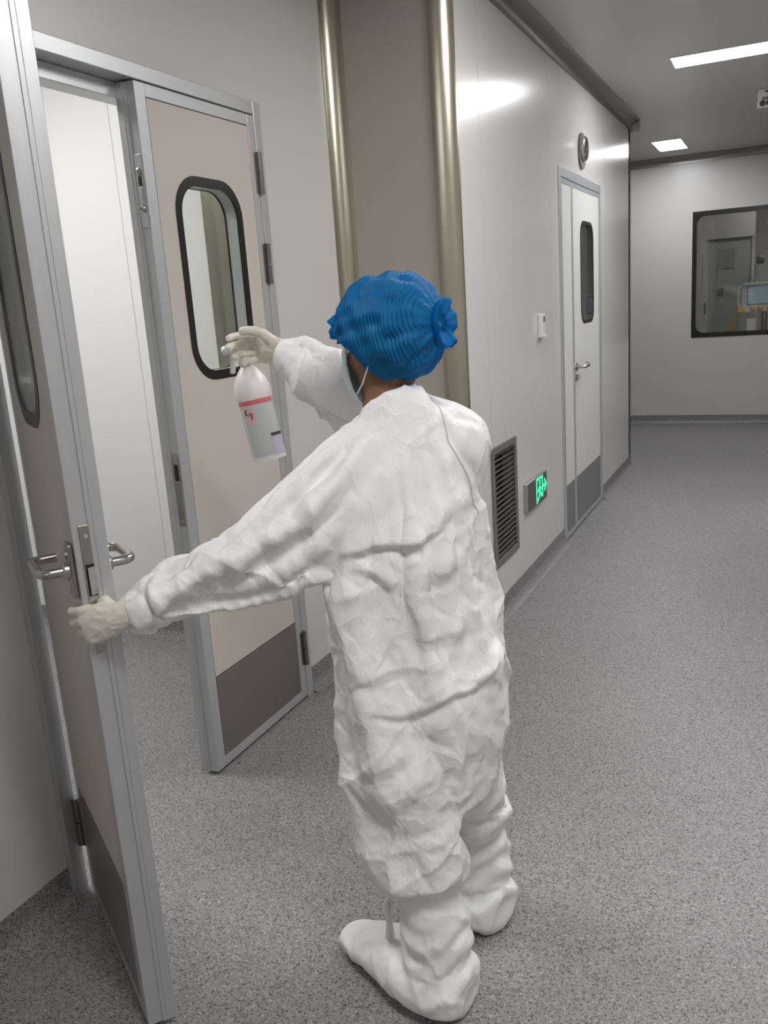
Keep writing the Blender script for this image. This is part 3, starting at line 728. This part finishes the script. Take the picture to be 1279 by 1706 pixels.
LH = dict(W_=(-1.124, 1.182, .962), fwd=(-.93, -.26, -.26), pal=(-.31, .95, -.12), side=-1,
          curls=[(.55, .95, .5), (.62, 1.1, .5), (.70, 1.15, .55), (.78, 1.15, .6)], thumb=[(.030, .75, .45, .7, .0120), (.030, .85, .05, .6, .0108), (.024, .9, -.1, .3, .0095)])
RH = dict(W_=(-1.105, 1.815, 1.412), fwd=(-.97, .22, .10), pal=(-.20, -.95, -.12), side=1,
          curls=[(.55, .85, .5), (.65, 1.0, .6), (.75, 1.05, .6), (.8, 1.1, .6)], thumb=[(.030, .55, .65, .5, .0120), (.028, .8, .3, .6, .0108), (.022, .8, .0, .7, .0095)])
# --- body: head, neck, trunk, arms, hands, legs and feet in one surface
b = MB()
blob(b, H(-.008, 0, .030), (.092, .073, .082), (hf, hr, hu))            # cranium
blob(b, H(.020, 0, -.030), (.066, .066, .084), (hf, hr, hu))            # face
blob(b, H(.055, 0, -.088), (.028, .030, .022), (hf, hr, hu))            # chin
loft(b, [(*H(.082, 0, .012), .009, .008), (*H(.092, 0, -.012), .012, .010), (*H(.098, 0, -.028), .016, .012)], hr, 12, 3)   # nose
blob(b, H(.080, 0, -.058), (.012, .022, .009), (hf, hr, hu))            # mouth
blob(b, H(.030, 0, -.070), (.050, .057, .034), (hf, hr, hu))            # jaw
blob(b, H(.074, 0, .024), (.014, .050, .009), (hf, hr, hu))             # brow
for s_ in (-1, 1):
    blob(b, H(-.012, s_*.074, -.012), (.018, .008, .030), (hf+hr*s_*.3, hr, hu))   # ear
    blob(b, H(.060, s_*.036, -.030), (.022, .020, .020), (hf, hr, hu))             # cheek
loft(b, [(*H(-.022, 0, -.045), .056, .058), (*(HC*.5+np.array([-.738, 1.615, 1.30])*.5), .052, .052), (-.735, 1.612, 1.27, .062, .058), (-.73, 1.61, 1.22, .09, .075)], hr, 20, 4)
loft(b, [(-.685, 1.612, .70, .13, .095), (-.685, 1.61, .80, .15, .10), (-.69, 1.605, .94, .118, .085), (-.705, 1.602, 1.08, .135, .09), (-.72, 1.602, 1.17, .150, .085), (-.73, 1.606, 1.245, .12, .07), (-.733, 1.608, 1.27, .06, .05)], rv, 28, 5, flat=(0, 0, 1))
def mid(a, b_, t): return tuple(np.array(a)*(1-t)+np.array(b_)*t)
for (s0, e0, w0) in ((SL, EL, WL), (SR, ER, WR)):
    loft(b, [(*mid(s0, (-.71, 1.605, 1.20), .35), .05, .05), (*s0, .052, .052), (*mid(s0, e0, .5), .043, .043), (*e0, .036, .036), (*mid(e0, w0, .3), .036, .036), (*w0, .024, .02)], (0, 0, 1), 18, 4)
for (h0, k0, a0) in ((HL, KL, AL), (HR, KR, AR)):
    loft(b, [(*h0, .085, .085), (*mid(h0, k0, .4), .075, .075), (*k0, .052, .052), (*mid(k0, a0, .35), .050, .050), (*mid(k0, a0, .85), .034, .034), (a0[0], a0[1], .05, .034, .034)], (0, 1, 0), 18, 4)
FDL, FDR = np.array([-.975, .22, 0]), np.array([-.90, .44, 0])
for a0, fd in ((AL, FDL), (AR, FDR)):
    c = np.array([a0[0], a0[1], 0]); sd = np.cross(fd, (0, 0, 1))
    loft(b, [(*(c-fd*.045+np.array([0, 0, .035])), .024, .020), (*(c+np.array([0, 0, .042])), .032, .034), (*(c+fd*.08+np.array([0, 0, .034])), .037, .026), (*(c+fd*.15+np.array([0, 0, .024])), .036, .016), (*(c+fd*.185+np.array([0, 0, .022])), .02, .010)], sd, 16, 4)
for hd in (LH, RH): hand(b, k=.68, **hd)
bodyme = fuse(b, 'body', .0052, 3)
body = give(link('body', bodyme, M['skin'], None, 'all'))
for s_ in (-1, 1):
    mb = MB(); blob(mb, H(.066, s_*.031, .000), (.0125, .0125, .0125))
    e_ = give(mb.build('eye', simple('eye_white', (.75, .73, .70), .2), None, True))
    mb = MB(); blob(mb, H(.0760, s_*.031, .000), (.004, .0058, .0058), (hf, hr, hu)); i_ = mb.build('iris', simple('iris_brown', (.03, .015, .008), .15), None, True)
    i_.parent = e_
    mb = MB(); mb.tube([H(.082, s_*.014, .022), H(.082, s_*.030, .028), H(.066, s_*.048, .022)], [.003, .0035, .002], 8); give(mb.build('eyebrow', simple('brow_hair', (.012, .009, .007), .6), None, True))

# --- coverall: a loose surface around the body, draped by a short cloth run
c = MB()
loft(c, [(-.695, 1.61, .48, .165, .145), (-.69, 1.61, .60, .195, .165), (-.685, 1.607, .78, .200, .170), (-.690, 1.602, .95, .195, .165), (-.70, 1.602, 1.08, .195, .155), (-.713, 1.602, 1.17, .180, .135), (-.722, 1.605, 1.228, .132, .100), (-.724, 1.604, 1.272, .085, .078), (-.726, 1.603, 1.315, .066, .062)], rv, 40, 6, flat=lambda i, k: (fv[0]*.62*max(0, i/k-.72)/.28-rv[0]*.24*max(0, i/k-.5), fv[1]*.62*max(0, i/k-.72)/.28-rv[1]*.24*max(0, i/k-.5), 1))
loft(c, [(-.72, 1.58, 1.13, .12, .10), (*mid(SL, EL, .10), .118, .10), (*mid(SL, EL, .55), .108, .09), (*EL, .088, .078), (*mid(EL, WL, .35), .076, .068), (*mid(EL, WL, .75), .062, .058), (*mid(EL, WL, .93), .044, .042), (*mid(EL, WL, 1.03), .034, .030)], (0, 0, 1), 30, 6)
loft(c, [(-.68, 1.66, 1.16, .10, .09), (*SR, .105, .09), (*mid(SR, ER, .5), .092, .08), (*ER, .086, .074), (*mid(ER, WR, .5), .070, .064), (*mid(ER, WR, .86), .054, .05), (*mid(ER, WR, .95), .042, .040), (*mid(ER, WR, 1.03), .034, .030)], (0, 0, 1), 30, 6)
loft(c, [(-.715, 1.56, .74, .14, .14), (-.72, 1.535, .58, .142, .135), (-.708, 1.515, .42, .118, .112), (-.692, 1.505, .36, .116, .110), (-.680, 1.500, .31, .108, .102), (-.678, 1.493, .275, .082, .076), (-.676, 1.488, .255, .074, .070)], (1, 0, 0), 32, 6)
loft(c, [(-.65, 1.67, .74, .128, .13), (-.65, 1.70, .58, .115, .118), (-.65, 1.725, .42, .098, .105), (-.648, 1.735, .36, .092, .096), (-.645, 1.745, .31, .090, .092), (-.648, 1.760, .275, .076, .074), (-.650, 1.768, .255, .070, .068)], (1, 0, 0), 32, 6)
sm_ = fuse(c, 'coverall', .0105, 6)
def drape(me, frames=24):
    o = link('coverall_sim', me, None)
    P = coords(me)
    # rest lengths longer than the start shape: the spare cloth sags into folds across the limbs
    o.shape_key_add(name='Basis'); k_ = o.shape_key_add(name='rest')
    Q = P.copy()
    for (a_, b_) in ((SL, WL), (SR, WR)):
        a_ = np.array(a_); ax = np.array(b_)-a_; ln = np.linalg.norm(ax); ax /= ln
        t_ = (P-a_)@ax; on_ = np.clip((t_-.02)/.08, 0, 1)
        rad = np.linalg.norm(P-a_-t_[:, None]*ax, axis=1); on_ = on_*(rad < .16)
        Q += (on_*(t_-.02)*STR_ARM)[:, None]*ax
    tor = np.clip((1.16-P[:, 2])/.10, 0, 1)*(np.hypot(P[:, 0]+.68, P[:, 1]-1.61) < .30)
    Q[:, 2] -= tor*(1.16-P[:, 2])*STR_Z
    Q[:, :2] = Q[:, :2]*(1+STR_R)
    k_.data.foreach_set('co', Q.astype(np.float32).ravel())
    vg = o.vertex_groups.new(name='pin')
    d = np.minimum.reduce([np.abs((P-np.array([-.726, 1.603, 1.315]))@(np.array([fv[0]*.62, fv[1]*.62, 1])/1.177))/.02+(np.linalg.norm(P-np.array([-.726, 1.603, 1.31]), axis=1) > .12)*9, np.linalg.norm(P-np.array(mid(EL, WL, 1.0)), axis=1)/.043, np.linalg.norm(P-np.array(mid(ER, WR, 1.0)), axis=1)/.043, np.clip(P[:, 2]-.255, 0, 9)/.02])
    for i in np.nonzero(d < 1.6)[0]: vg.add([int(i)], float(np.clip(1.6-d[i], 0, .6)/.6), 'REPLACE')
    body.modifiers.new('col', 'COLLISION'); body.collision.thickness_outer = .006; body.collision.cloth_friction = 12; body.collision.damping = .6
    m = o.modifiers.new('cloth', 'CLOTH'); cs = m.settings
    cs.quality = 5; cs.mass = .12; cs.tension_stiffness = 18; cs.compression_stiffness = 18; cs.shear_stiffness = 8; cs.bending_stiffness = BEND
    cs.tension_damping = 12; cs.compression_damping = 12; cs.shear_damping = 8; cs.bending_damping = .8; cs.air_damping = 4
    cs.rest_shape_key = k_; cs.vertex_group_mass = 'pin'; cs.pin_stiffness = 1
    cs.use_pressure = True; cs.uniform_pressure_force = PRESS
    m.collision_settings.use_collision = True; m.collision_settings.distance_min = .004; m.collision_settings.collision_quality = 2
    m.point_cache.frame_start = 1; m.point_cache.frame_end = frames
    for f in range(1, frames+1): scene.frame_set(f)
    out = evalmesh(o, 'coverall'); scene.frame_set(1)
    bpy.data.objects.remove(o, do_unlink=True); body.modifiers.clear()
    return out
PRESS, BEND, STR_ARM, STR_Z, STR_R = .6, 8., .16, .14, .03

cm = drape(sm_)
tmp = link('tmp', cm, None); tmp.modifiers.new('u', 'SUBSURF').levels = 1
cm = evalmesh(tmp, 'coverall'); bpy.data.objects.remove(tmp, do_unlink=True)
P_ = coords(cm); N_ = normals(cm)
armt = np.clip(np.minimum(np.linalg.norm(P_-np.array(mid(ER, WR, .4)), axis=1)/.30, 1), 0, 1); low = np.clip(np.maximum(np.clip((1.26-P_[:, 2])/.26, .45, 1), 1.5-armt*2.0), 0, 1); edge = np.clip(np.minimum(np.linalg.norm(P_-np.array(WL), axis=1), np.linalg.norm(P_-np.array(WR), axis=1))/.08, .15, 1)*np.clip((P_[:, 2]-.25)/.06, .2, 1)
k1, k2 = lownoise(P_, 9, 1), lownoise(P_, 14, 2)
arm_ = np.clip((np.hypot(P_[:, 0]+.70, P_[:, 1]-1.61)-.20)/.08, 0, 1)*(P_[:, 2] > .85)
hgt = low*edge*(1+.5*arm_)*(crumple(P_, .17, .016, 3, 1.8, (.5, .3, .8), .02)*(.4+.6*k1)-crumple(P_, .09, .007, 4, 2.0, (-.5, -.2, .8), .015)*k2+crumple(P_, .038, .0026, 5, 1.4, (.3, .8, -.4), .008)*(.3+.7*k1))
FOLDS = [
    (0.02, [(-0.785, 1.435, 1.028), (-0.715, 1.443, 1.046), (-0.646, 1.49, 1.045), (-0.605, 1.532, 1.066)]),
    (0.012, [(-0.634, 1.482, 0.986), (-0.598, 1.535, 0.979), (-0.562, 1.585, 1.022)]),
    (0.016, [(-0.755, 1.425, 1.008), (-0.706, 1.455, 0.981), (-0.653, 1.456, 0.913), (-0.626, 1.48, 0.856)]),
    (0.017, [(-0.74, 1.399, 0.716), (-0.663, 1.444, 0.696), (-0.6, 1.486, 0.725), (-0.557, 1.548, 0.729), (-0.524, 1.593, 0.776)]),
    (0.008, [(-0.765, 1.409, 0.797), (-0.721, 1.413, 0.787), (-0.688, 1.44, 0.782)]),
    (0.012, [(-0.6, 1.455, 0.425), (-0.634, 1.434, 0.415), (-0.722, 1.399, 0.39)]),
    (0.014, [(-0.765, 1.429, 0.288), (-0.668, 1.396, 0.312), (-0.609, 1.434, 0.319), (-0.585, 1.475, 0.335)]),
    (0.011, [(-0.75, 1.394, 0.445), (-0.656, 1.428, 0.55), (-0.63, 1.486, 0.554), (-0.572, 1.531, 0.613)]),
    (0.012, [(-0.777, 1.415, 0.581), (-0.693, 1.409, 0.602), (-0.667, 1.429, 0.629)]),
    (0.011, [(-0.877, 1.324, 1.108), (-0.856, 1.337, 1.059), (-0.876, 1.376, 0.966)]),
    (0.01, [(-0.929, 1.279, 1.071), (-0.924, 1.296, 1.019)]),
    (0.01, [(-1.031, 1.251, 1.032), (-1.001, 1.23, 0.987)]),
    (0.008, [(-1.074, 1.222, 1.02), (-1.039, 1.199, 0.983), (-1.043, 1.222, 0.944)]),
    (0.007, [(-0.67, 1.685, 1.303), (-0.622, 1.627, 1.242), (-0.59, 1.631, 1.18), (-0.585, 1.721, 1.107)]),
    (0.009, [(-0.636, 1.495, 1.044), (-0.598, 1.552, 1.092), (-0.576, 1.674, 1.11)]),
    (0.01, [(-0.543, 1.698, 0.773), (-0.527, 1.589, 0.758), (-0.563, 1.545, 0.719)]),
    (0.009, [(-0.734, 1.447, 1.154), (-0.776, 1.418, 1.1), (-0.819, 1.396, 1.019)]),
    (0.011, [(-0.689, 1.445, 0.889), (-0.621, 1.477, 0.855), (-0.586, 1.538, 0.851), (-0.538, 1.59, 0.888)]),
    (0.008, [(-0.585, 1.7, 1.255), (-0.599, 1.661, 1.224), (-0.595, 1.587, 1.164)]),
    (0.009, [(-0.7, 1.45, 0.949), (-0.673, 1.452, 0.882), (-0.668, 1.448, 0.801)]),
    (0.01, [(-0.683, 1.41, 0.567), (-0.614, 1.492, 0.491), (-0.556, 1.557, 0.506)]),
    (0.007, [(-0.651, 1.525, 1.211), (-0.693, 1.472, 1.173), (-0.737, 1.442, 1.096)]),
    (0.01, [(-0.834, 1.405, 1.184), (-0.81, 1.387, 1.118), (-0.821, 1.41, 1.002)]),
    (0.012, [(-0.79, 1.762, 1.368), (-0.786, 1.835, 1.367), (-0.813, 1.881, 1.316), (-0.86, 1.866, 1.261)]),
    (0.013, [(-0.855, 1.789, 1.398), (-0.875, 1.858, 1.395), (-0.91, 1.89, 1.342), (-0.942, 1.861, 1.286)]),
    (0.012, [(-0.927, 1.787, 1.416), (-0.919, 1.85, 1.404), (-0.926, 1.881, 1.348), (-0.93, 1.856, 1.289)]),
    (0.01, [(-0.992, 1.786, 1.431), (-1.009, 1.84, 1.429), (-1.038, 1.866, 1.388), (-1.066, 1.842, 1.344)]),
    (0.01, [(-0.714, 1.735, 1.346), (-0.677, 1.808, 1.33), (-0.674, 1.849, 1.258), (-0.694, 1.822, 1.182)]),
]
for h_, line in FOLDS:
    # one pressed fold: a broad rise on one side, a sharp undercut on the other, fading to both ends
    L_ = catmull(np.array(line), 6); best = np.full(len(P_), 1e9); sd_ = np.zeros(len(P_)); tp = np.zeros(len(P_)); n_ = len(L_)-1
    idx = np.nonzero(np.all((P_ > L_.min(0)-.13) & (P_ < L_.max(0)+.13), axis=1))[0]; Pi = P_[idx]; Ni = N_[idx]
    bi = best[idx]; si = sd_[idx]; ti = tp[idx]
    for q in range(n_):
        a_, b_ = L_[q], L_[q+1]; T = b_-a_; l2 = T@T; u_ = np.clip((Pi-a_)@T/l2, 0, 1); v_ = Pi-a_-u_[:, None]*T; d_ = np.linalg.norm(v_, axis=1)
        m_ = d_ < bi; side = np.einsum('ij,ij->i', v_, np.cross(Ni, T/math.sqrt(l2)))
        bi = np.where(m_, d_, bi); si = np.where(m_, side, si); ti = np.where(m_, (q+u_)/n_, ti)
    end = np.clip(np.minimum(ti, 1-ti)*4+.05, 0, 1)
    out_ = np.maximum(0, bi-np.abs(si)); w_ = np.exp(-(out_/.03)**2)
    if h_ > .0135: g_ = np.where(si > 0, np.exp(-(si/.045)**1.3), np.where(si > -.012, 1+1.35*si/.012, -.35*np.exp((si+.012)/.028)))
    else: g_ = np.where(si > 0, np.clip(1-si/.060, 0, 1)**1.4, np.clip(1+si/.026, 0, 1)**1.2)-.25*np.exp(-((si+.030)/.016)**2)
    hgt[idx] += .80*h_*end*w_*g_
hgt = np.maximum(hgt, -.007)
setco(cm, P_+N_*hgt[:, None])
suit = give(link('coverall', cm, M['tyvek'], None, 'all'))
for hd, sd_ in ((LH, 1), (RH, 2)):
    mg = MB(); hand(mg, **hd); gm = fuse(mg, 'glove', .0026, 3)
    p = coords(gm); nn = normals(gm); W_ = np.array(hd['W_'])
    wr = np.clip(1.4-np.abs((p-W_)@(np.array(hd['fwd'])/np.linalg.norm(hd['fwd']))-.02)/.05, 0, 1)
    p += nn*(crumple(p, .020, .0016, sd_+20, 2.2, np.array(hd['fwd'])+np.array(hd['pal'])*.4, .004)*(.35+.9*wr))[:, None]; setco(gm, p)
    give(link('glove', gm, M['glove'], None, 'all'))

# --- back seam of the coverall, laid on its surface
from mathutils.bvhtree import BVHTree
bv = BVHTree.FromPolygons([tuple(v.co) for v in cm.vertices], [tuple(p.vertices) for p in cm.polygons])
pts = []
for q in catmull(np.array([(-.652, 1.66, 1.305), (-.630, 1.632, 1.262), (-.606, 1.630, 1.20), (-.585, 1.660, 1.13), (-.572, 1.67, 1.06)]), 8):
    h = bv.find_nearest(Vector(q)); pts.append(tuple(h[0]+h[1]*.0006))
mb = MB(); mb.tube(pts, .0017, 6); give(mb.build('seam', simple('seam_grey', (.58, .57, .57), .6), None, True))
# --- boot covers
for a0, fd, sd_ in ((AL, FDL, 11), (AR, FDR, 12)):
    b = MB(); c0 = np.array([a0[0], a0[1], 0]); sd = np.cross(fd, (0, 0, 1))
    def F(f, s_, z): return tuple(c0+fd*f+sd*s_+np.array([0, 0, z]))
    loft(b, [(*F(-.090, -.014, .055), .044, .046), (*F(-.070, -.014, .056), .074, .057), (*F(-.01, -.012, .060), .092, .060), (*F(.07, -.006, .056), .084, .056), (*F(.15, 0, .046), .060, .046), (*F(.205, 0, .040), .050, .040), (*F(.245, 0, .034), .036, .032), (*F(.262, 0, .032), .018, .020)], sd, 26, 5)
    loft(b, [(*F(0, 0, .06), .066, .074), (*F(-.004, 0, .11), .076, .080), (*F(-.006, 0, .16), .074, .076), (*F(.000, .002, .21), .072, .070), (*F(.010, .002, .25), .068, .066), (*F(.016, .003, .275), .062, .060), (*F(.020, .003, .300), .054, .052)], (1, 0, 0), 26, 5, flat=(0, 0, 1))
    me = fuse(b, 'boot_cover', .0075, 5)
    p = coords(me); nn = normals(me)
    fold = np.clip((p[:, 2]-.05)/.05, 0, 1)*np.clip((.25-p[:, 2])/.06, 0, 1)
    ang = np.arctan2(p[:, 1]-a0[1], p[:, 0]-a0[0])
    wv = np.sin(p[:, 2]*105+2.0*np.sin(ang*2+sd_)+.8*np.sin(ang*3))
    p += nn*(fold*.0040*wv+crumple(p, .07, .008, sd_, 1.3, (.3, .8, .4), .01)*np.clip(p[:, 2]/.03, .1, 1)*np.clip((.26-p[:, 2])/.05, 0, 1)+crumple(p, .03, .0016, sd_+5))[:, None]
    p[:, 2] = np.where(p[:, 2] < .012, .003+np.clip(p[:, 2], -.02, .012)*.12, p[:, 2])
    setco(me, p)
    bt = give(link('boot_cover', me, M['boot'], None, 'all')); m_ = bt.modifiers.new('sub', 'SUBSURF'); m_.levels = 1; m_.render_levels = 1
    if sd_ == 11:
        for k in (0, 1):
            mb = MB(); mb.tube([F(.074, -.018-.012*k, .262), F(.090+.008*k, -.026-.012*k, .215), F(.098-.004*k, -.030-.006*k, .165), F(.098+.006*k, -.024-.010*k, .122), F(.104, -.020, .100)], [.004, .0065, .0065, .006, .004], 8)
            st = mb.build('strap', M['loop'], None, True); st.parent = bt

# --- bouffant cap: pleats run over the head between a front and a rear ruffle, elastic rim underneath
def capmat():
    """thin blue non-woven: lets some light and the dark hair underneath show through"""
    m, t, b_ = mat('blue_nonwoven'); o_ = t.nodes['Material Output']
    tc = t.nodes.new('ShaderNodeTexCoord'); n = t.nodes.new('ShaderNodeTexNoise'); n.inputs['Scale'].default_value = 55; n.inputs['Detail'].default_value = 5
    t.links.new(tc.outputs['Object'], n.inputs['Vector'])
    r = t.nodes.new('ShaderNodeMix'); r.data_type = 'RGBA'
    r.inputs[6].default_value = (.008, .21, .53, 1); r.inputs[7].default_value = (.016, .33, .70, 1)
    t.links.new(n.outputs['Fac'], r.inputs[0]); t.links.new(r.outputs[2], b_.inputs['Base Color'])
    b_.inputs['Roughness'].default_value = .5; b_.inputs['Specular IOR Level'].default_value = .35
    tl = t.nodes.new('ShaderNodeBsdfTranslucent'); t.links.new(r.outputs[2], tl.inputs[0])
    tr = t.nodes.new('ShaderNodeBsdfTransparent'); tr.inputs[0].default_value = (.10, .45, .85, 1)
    a_ = t.nodes.new('ShaderNodeMixShader'); a_.inputs[0].default_value = .35; t.links.new(b_.outputs[0], a_.inputs[1]); t.links.new(tl.outputs[0], a_.inputs[2])
    c_ = t.nodes.new('ShaderNodeMixShader'); c_.inputs[0].default_value = .30; t.links.new(a_.outputs[0], c_.inputs[1]); t.links.new(tr.outputs[0], c_.inputs[2])
    t.links.new(c_.outputs[0], o_.inputs[0]); return m
M['cap'] = capmat()
cf = np.array([math.cos(math.radians(172)), math.sin(math.radians(172)), -.06]); cf /= np.linalg.norm(cf)
crr = np.cross(cf, (0, 0, 1)); crr /= np.linalg.norm(crr); cu_ = np.cross(crr, cf); CC = np.array([-.735, 1.618, 1.447])
def CP(f, r, u): return tuple(CC+f*cf+r*crr+u*cu_)
nT, nA = 280, 180
CV = []; CFc = []
rx = [-.17, -.135, -.105, -.050, -.012, .012, .036, .085, .14]; ry = [-.02, -.050, -.100, -.114, -.102, -.066, -.025, .012, .03]
for i in range(nT+1):
    t = -1+2*i/nT
    for j in range(nA):
        a = 2*PI*j/nA; up = math.cos(a); la = math.sin(a)
        body_t = min(1, max(-1, t/.90)); R_ = max(.22, (1-abs(body_t)**2.6)**.5)
        f = .113*body_t-.013
        ph = (t*17+.55*math.sin(2*a+1)+.22*math.sin(5*a+3*t)+.05*math.sin(11*a+5*t)) % 1.0
        saw = ph/.80 if ph < .80 else (1-ph)/.20
        fade = min(1, (1-abs(body_t))*5)
        dr = (.0060+.0035*max(0, -t))*saw*fade*(.35+.65*max(0, up+.2)**.8)
        dr += .004*math.sin(a*9+4*t)*math.sin(7*t+2)+.0035*math.sin(a*5+9*t+1)*math.sin(a*13-6*t)
        u = .004+(.104*R_+dr)*up; r = (.100*R_+dr)*la
        if abs(t) > .90:
            k = (abs(t)-.90)/.10; s_ = 1 if t > 0 else -1            # frilled flange beyond the gathered end
            fr_ = k*(.6*math.sin(6*a+s_)+.35*math.sin(11*a+1))
            rr_ = (.030+.008*k**.7+.004*fr_) if k < .8 else (.038-.12*(k-.8))
            u = .004+(.000 if s_ < 0 else .016)+rr_*up*(1.35 if s_ < 0 else .85); r = rr_*la
            f = -.013+s_*(.111+(.022*k+.006*fr_ if k < .8 else .0176+.005*fr_/k-.05*(k-.8)))
        else:
            ur = float(np.interp(f, rx, ry))
            if u < ur:
                q_ = ur-u; wob = .0035*math.sin(a*31)+.002*math.sin(t*70)
                g_ = min(1, q_*40); r *= max(.0, 1-(.10+1.6*min(q_, .10))*g_); u = ur-q_*.10+wob*g_
        CV.append(CP(f, r, u))
for i in range(nT):
    for j in range(nA):
        j2 = (j+1) % nA; CFc.append((i*nA+j, i*nA+j2, (i+1)*nA+j2, (i+1)*nA+j))
mb = MB().add(CV, CFc)
cap = give(mb.build('hair_cap', M['cap'], None, 'all'))
mb = MB(); blob(mb, CP(-.006, 0, .000), (.104, .086, .088), (cf, crr, cu_), 40, 24)
hm = fuse(mb, 'hair', .006, 4); hp_ = coords(hm); hp_ += normals(hm)*(.0015*np.sin(hp_[:, 1]*420+hp_[:, 2]*60))[:, None]
up_ = (hp_-CC)@cu_; fo_ = (hp_-CC)@cf; lim = np.interp(fo_, rx, np.array(ry)+.012); hp_ += (np.clip(lim-up_, 0, 1))[:, None]*cu_; setco(hm, hp_)
give(link('hair', hm, simple('black_hair', (.010, .008, .007), .45), None, 'all'))

# --- face mask with ear loops
mb = MB(); nU, nV = 24, 16
V_ = []
for i in range(nU+1):
    ps = math.radians(-60+120*i/nU)
    for j in range(nV+1):
        v = j/nV; u = -.006-.112*v
        pl = .0016*math.sin(v*PI*9)*math.cos(ps)
        bulge = math.sin(PI*min(1, max(0, v*.86+.14)))**.5
        V_.append(H(-.002+(.086+.034*bulge+pl)*math.cos(ps)**.8, (.0665+.003*bulge)*math.sin(ps), u-.006*abs(math.sin(ps))*(v-.5)))
Fc = [(i*(nV+1)+j, i*(nV+1)+j+1, (i+1)*(nV+1)+j+1, (i+1)*(nV+1)+j) for i in range(nU) for j in range(nV)]
mk = give(mb.add(V_, Fc).build('face_mask', M['mask'], None, 'all')); q2 = mk.modifiers.new('thick', 'SOLIDIFY'); q2.thickness = .002
for s_ in (-1, 1):
    for (u0, f1, u1) in ((-.004, -.006, -.004), (-.098, -.010, -.045)):
        mb = MB(); mb.tube([H(.050, s_*.0655, u0), H(.024, s_*.074, u0*.7+u1*.3), H(f1, s_*.079, u1)], .0016, 8)
        lp_ = mb.build('ear_loop', M['loop'], None, True); lp_.parent = mk

# ------------------------------------------------------------------ spray bottle held in the raised hand
ax = np.array([-.052, .0, .300]); ax /= np.linalg.norm(ax)
xf = np.array([-.97, .20, 0]); xf -= ax*xf.dot(ax); xf /= np.linalg.norm(xf); yf = np.cross(ax, xf)
bo = empty('spray_bottle', (-1.178, 1.83, 1.141), 0, 'white trigger spray bottle with red-banded label held up in the right glove', 'spray bottle')
bo.rotation_euler = Matrix((xf, yf, ax)).transposed().to_euler()
def plastic(name, col, tr):
    m, t, b_ = mat(name); b_.inputs['Base Color'].default_value = (*col, 1); b_.inputs['Roughness'].default_value = .35
    b_.inputs['Subsurface Weight'].default_value = tr; b_.inputs['Subsurface Radius'].default_value = (.02, .02, .02); return m
BW = plastic('bottle_white', (.80, .775, .735), .2)
MB().lathe([(.034, .0), (.040, .003), (.0425, .010), (.0425, .156), (.0445, .162), (.0450, .172), (.0440, .186), (.0405, .201), (.034, .215), (.026, .227), (.018, .236), (.0155, .240), (.0155, .252)], n=40).build('bottle_body', BW, bo, True)
tr_ = BW
MB().lathe([(.0185, .243), (.020, .246), (.020, .262), (.017, .266)], n=28).build('collar', M['plastic'], bo, True)
MB().prism([(-.030, .272), (-.034, .292), (-.020, .304), (.040, .304), (.050, .298), (.050, .280), (.016, .276), (.014, .262), (-.014, .262), (-.016, .268)], -.013, .013, 1).build('trigger_head', M['plastic'], bo, bevel=.004)
MB().lathe([(.010, .048), (.012, .052), (.012, .064), (.006, .066)], (0, 0, .289), 0, 18).build('nozzle', M['plastic'], bo, True)
MB().prism([(.030, .280), (.040, .280), (.047, .258), (.058, .232), (.052, .228), (.040, .252)], -.007, .007, 1).build('trigger', M['plastic'], bo, bevel=.002)
def wrap(name, t0, t1, z0, z1, R, m, parent=None, shear=0.):
    mb = MB(); n = max(2, int(abs(t1-t0)/8)); v = []
    for i in range(n+1):
        a = math.radians(t0+(t1-t0)*i/n)
        for (r_, z_) in ((R, z0), (R, z1), (R+.0006, z1), (R+.0006, z0)): v.append((r_*math.cos(a), r_*math.sin(a), z_+shear*i/n))
    f = [(i*4+k, i*4+(k+1) % 4, i*4+4+(k+1) % 4, i*4+4+k) for i in range(n) for k in range(4)]+[(0, 3, 2, 1), (n*4, n*4+1, n*4+2, n*4+3)]
    return mb.add(v, f).build(name, m, parent or bo)
cd = np.array([1.178, -1.83, .3]); TC = math.degrees(math.atan2(cd.dot(yf), cd.dot(xf)))      # azimuth that faces the photographer
sg = 1 if (np.cross(ax, cd).dot(np.array([.91, .41, 0])) > 0) else -1                            # which way round is picture-right
def az(x): return TC+sg*x
LB = simple('label_clear_grey', (.50, .52, .51), .35, var=.03)
lab = wrap('label', az(-74), az(88), .006, .142, .0428, LB)
wrap('label_band', az(-76), az(70), .143, .1545, .0430, simple('label_red', (.62, .14, .17), .4))
lb2 = wrap('label_edge', az(-62), az(-57), .006, .135, .0434, simple('label_pale_edge', (.72, .72, .68), .4), lab)
pk = wrap('label_patch', az(-52), az(-8), .098, .136, .0434, simple('label_pink', (.66, .47, .44), .4), lab)
DR = simple('print_dark_red', (.16, .03, .03), .5)
for (x0, x1, z0, z1, sh) in ((-46, -43, .118, .134, 0), (-43, -36, .125, .129, .006), (-43, -34, .124, .128, -.009), (-30, -23, .122, .127, -.012), (-22, -17, .108, .113, .012), (-26, -23, .106, .124, 0)):
    wrap('print_stroke', az(x0), az(x1), z0, z1, .0440, DR, lab, sh)
wrap('label_sticker', az(22), az(86), .010, .060, .0436, simple('sticker_lavender', (.50, .46, .55), .45), lab)
wrap('label_bar', az(24), az(76), .058, .066, .0440, simple('print_dark', (.05, .045, .06), .5), lab)
wrap('bottle_foot', az(-180), az(180), .001, .012, .0430, simple('bottle_foot_white', (.72, .70, .68), .4))
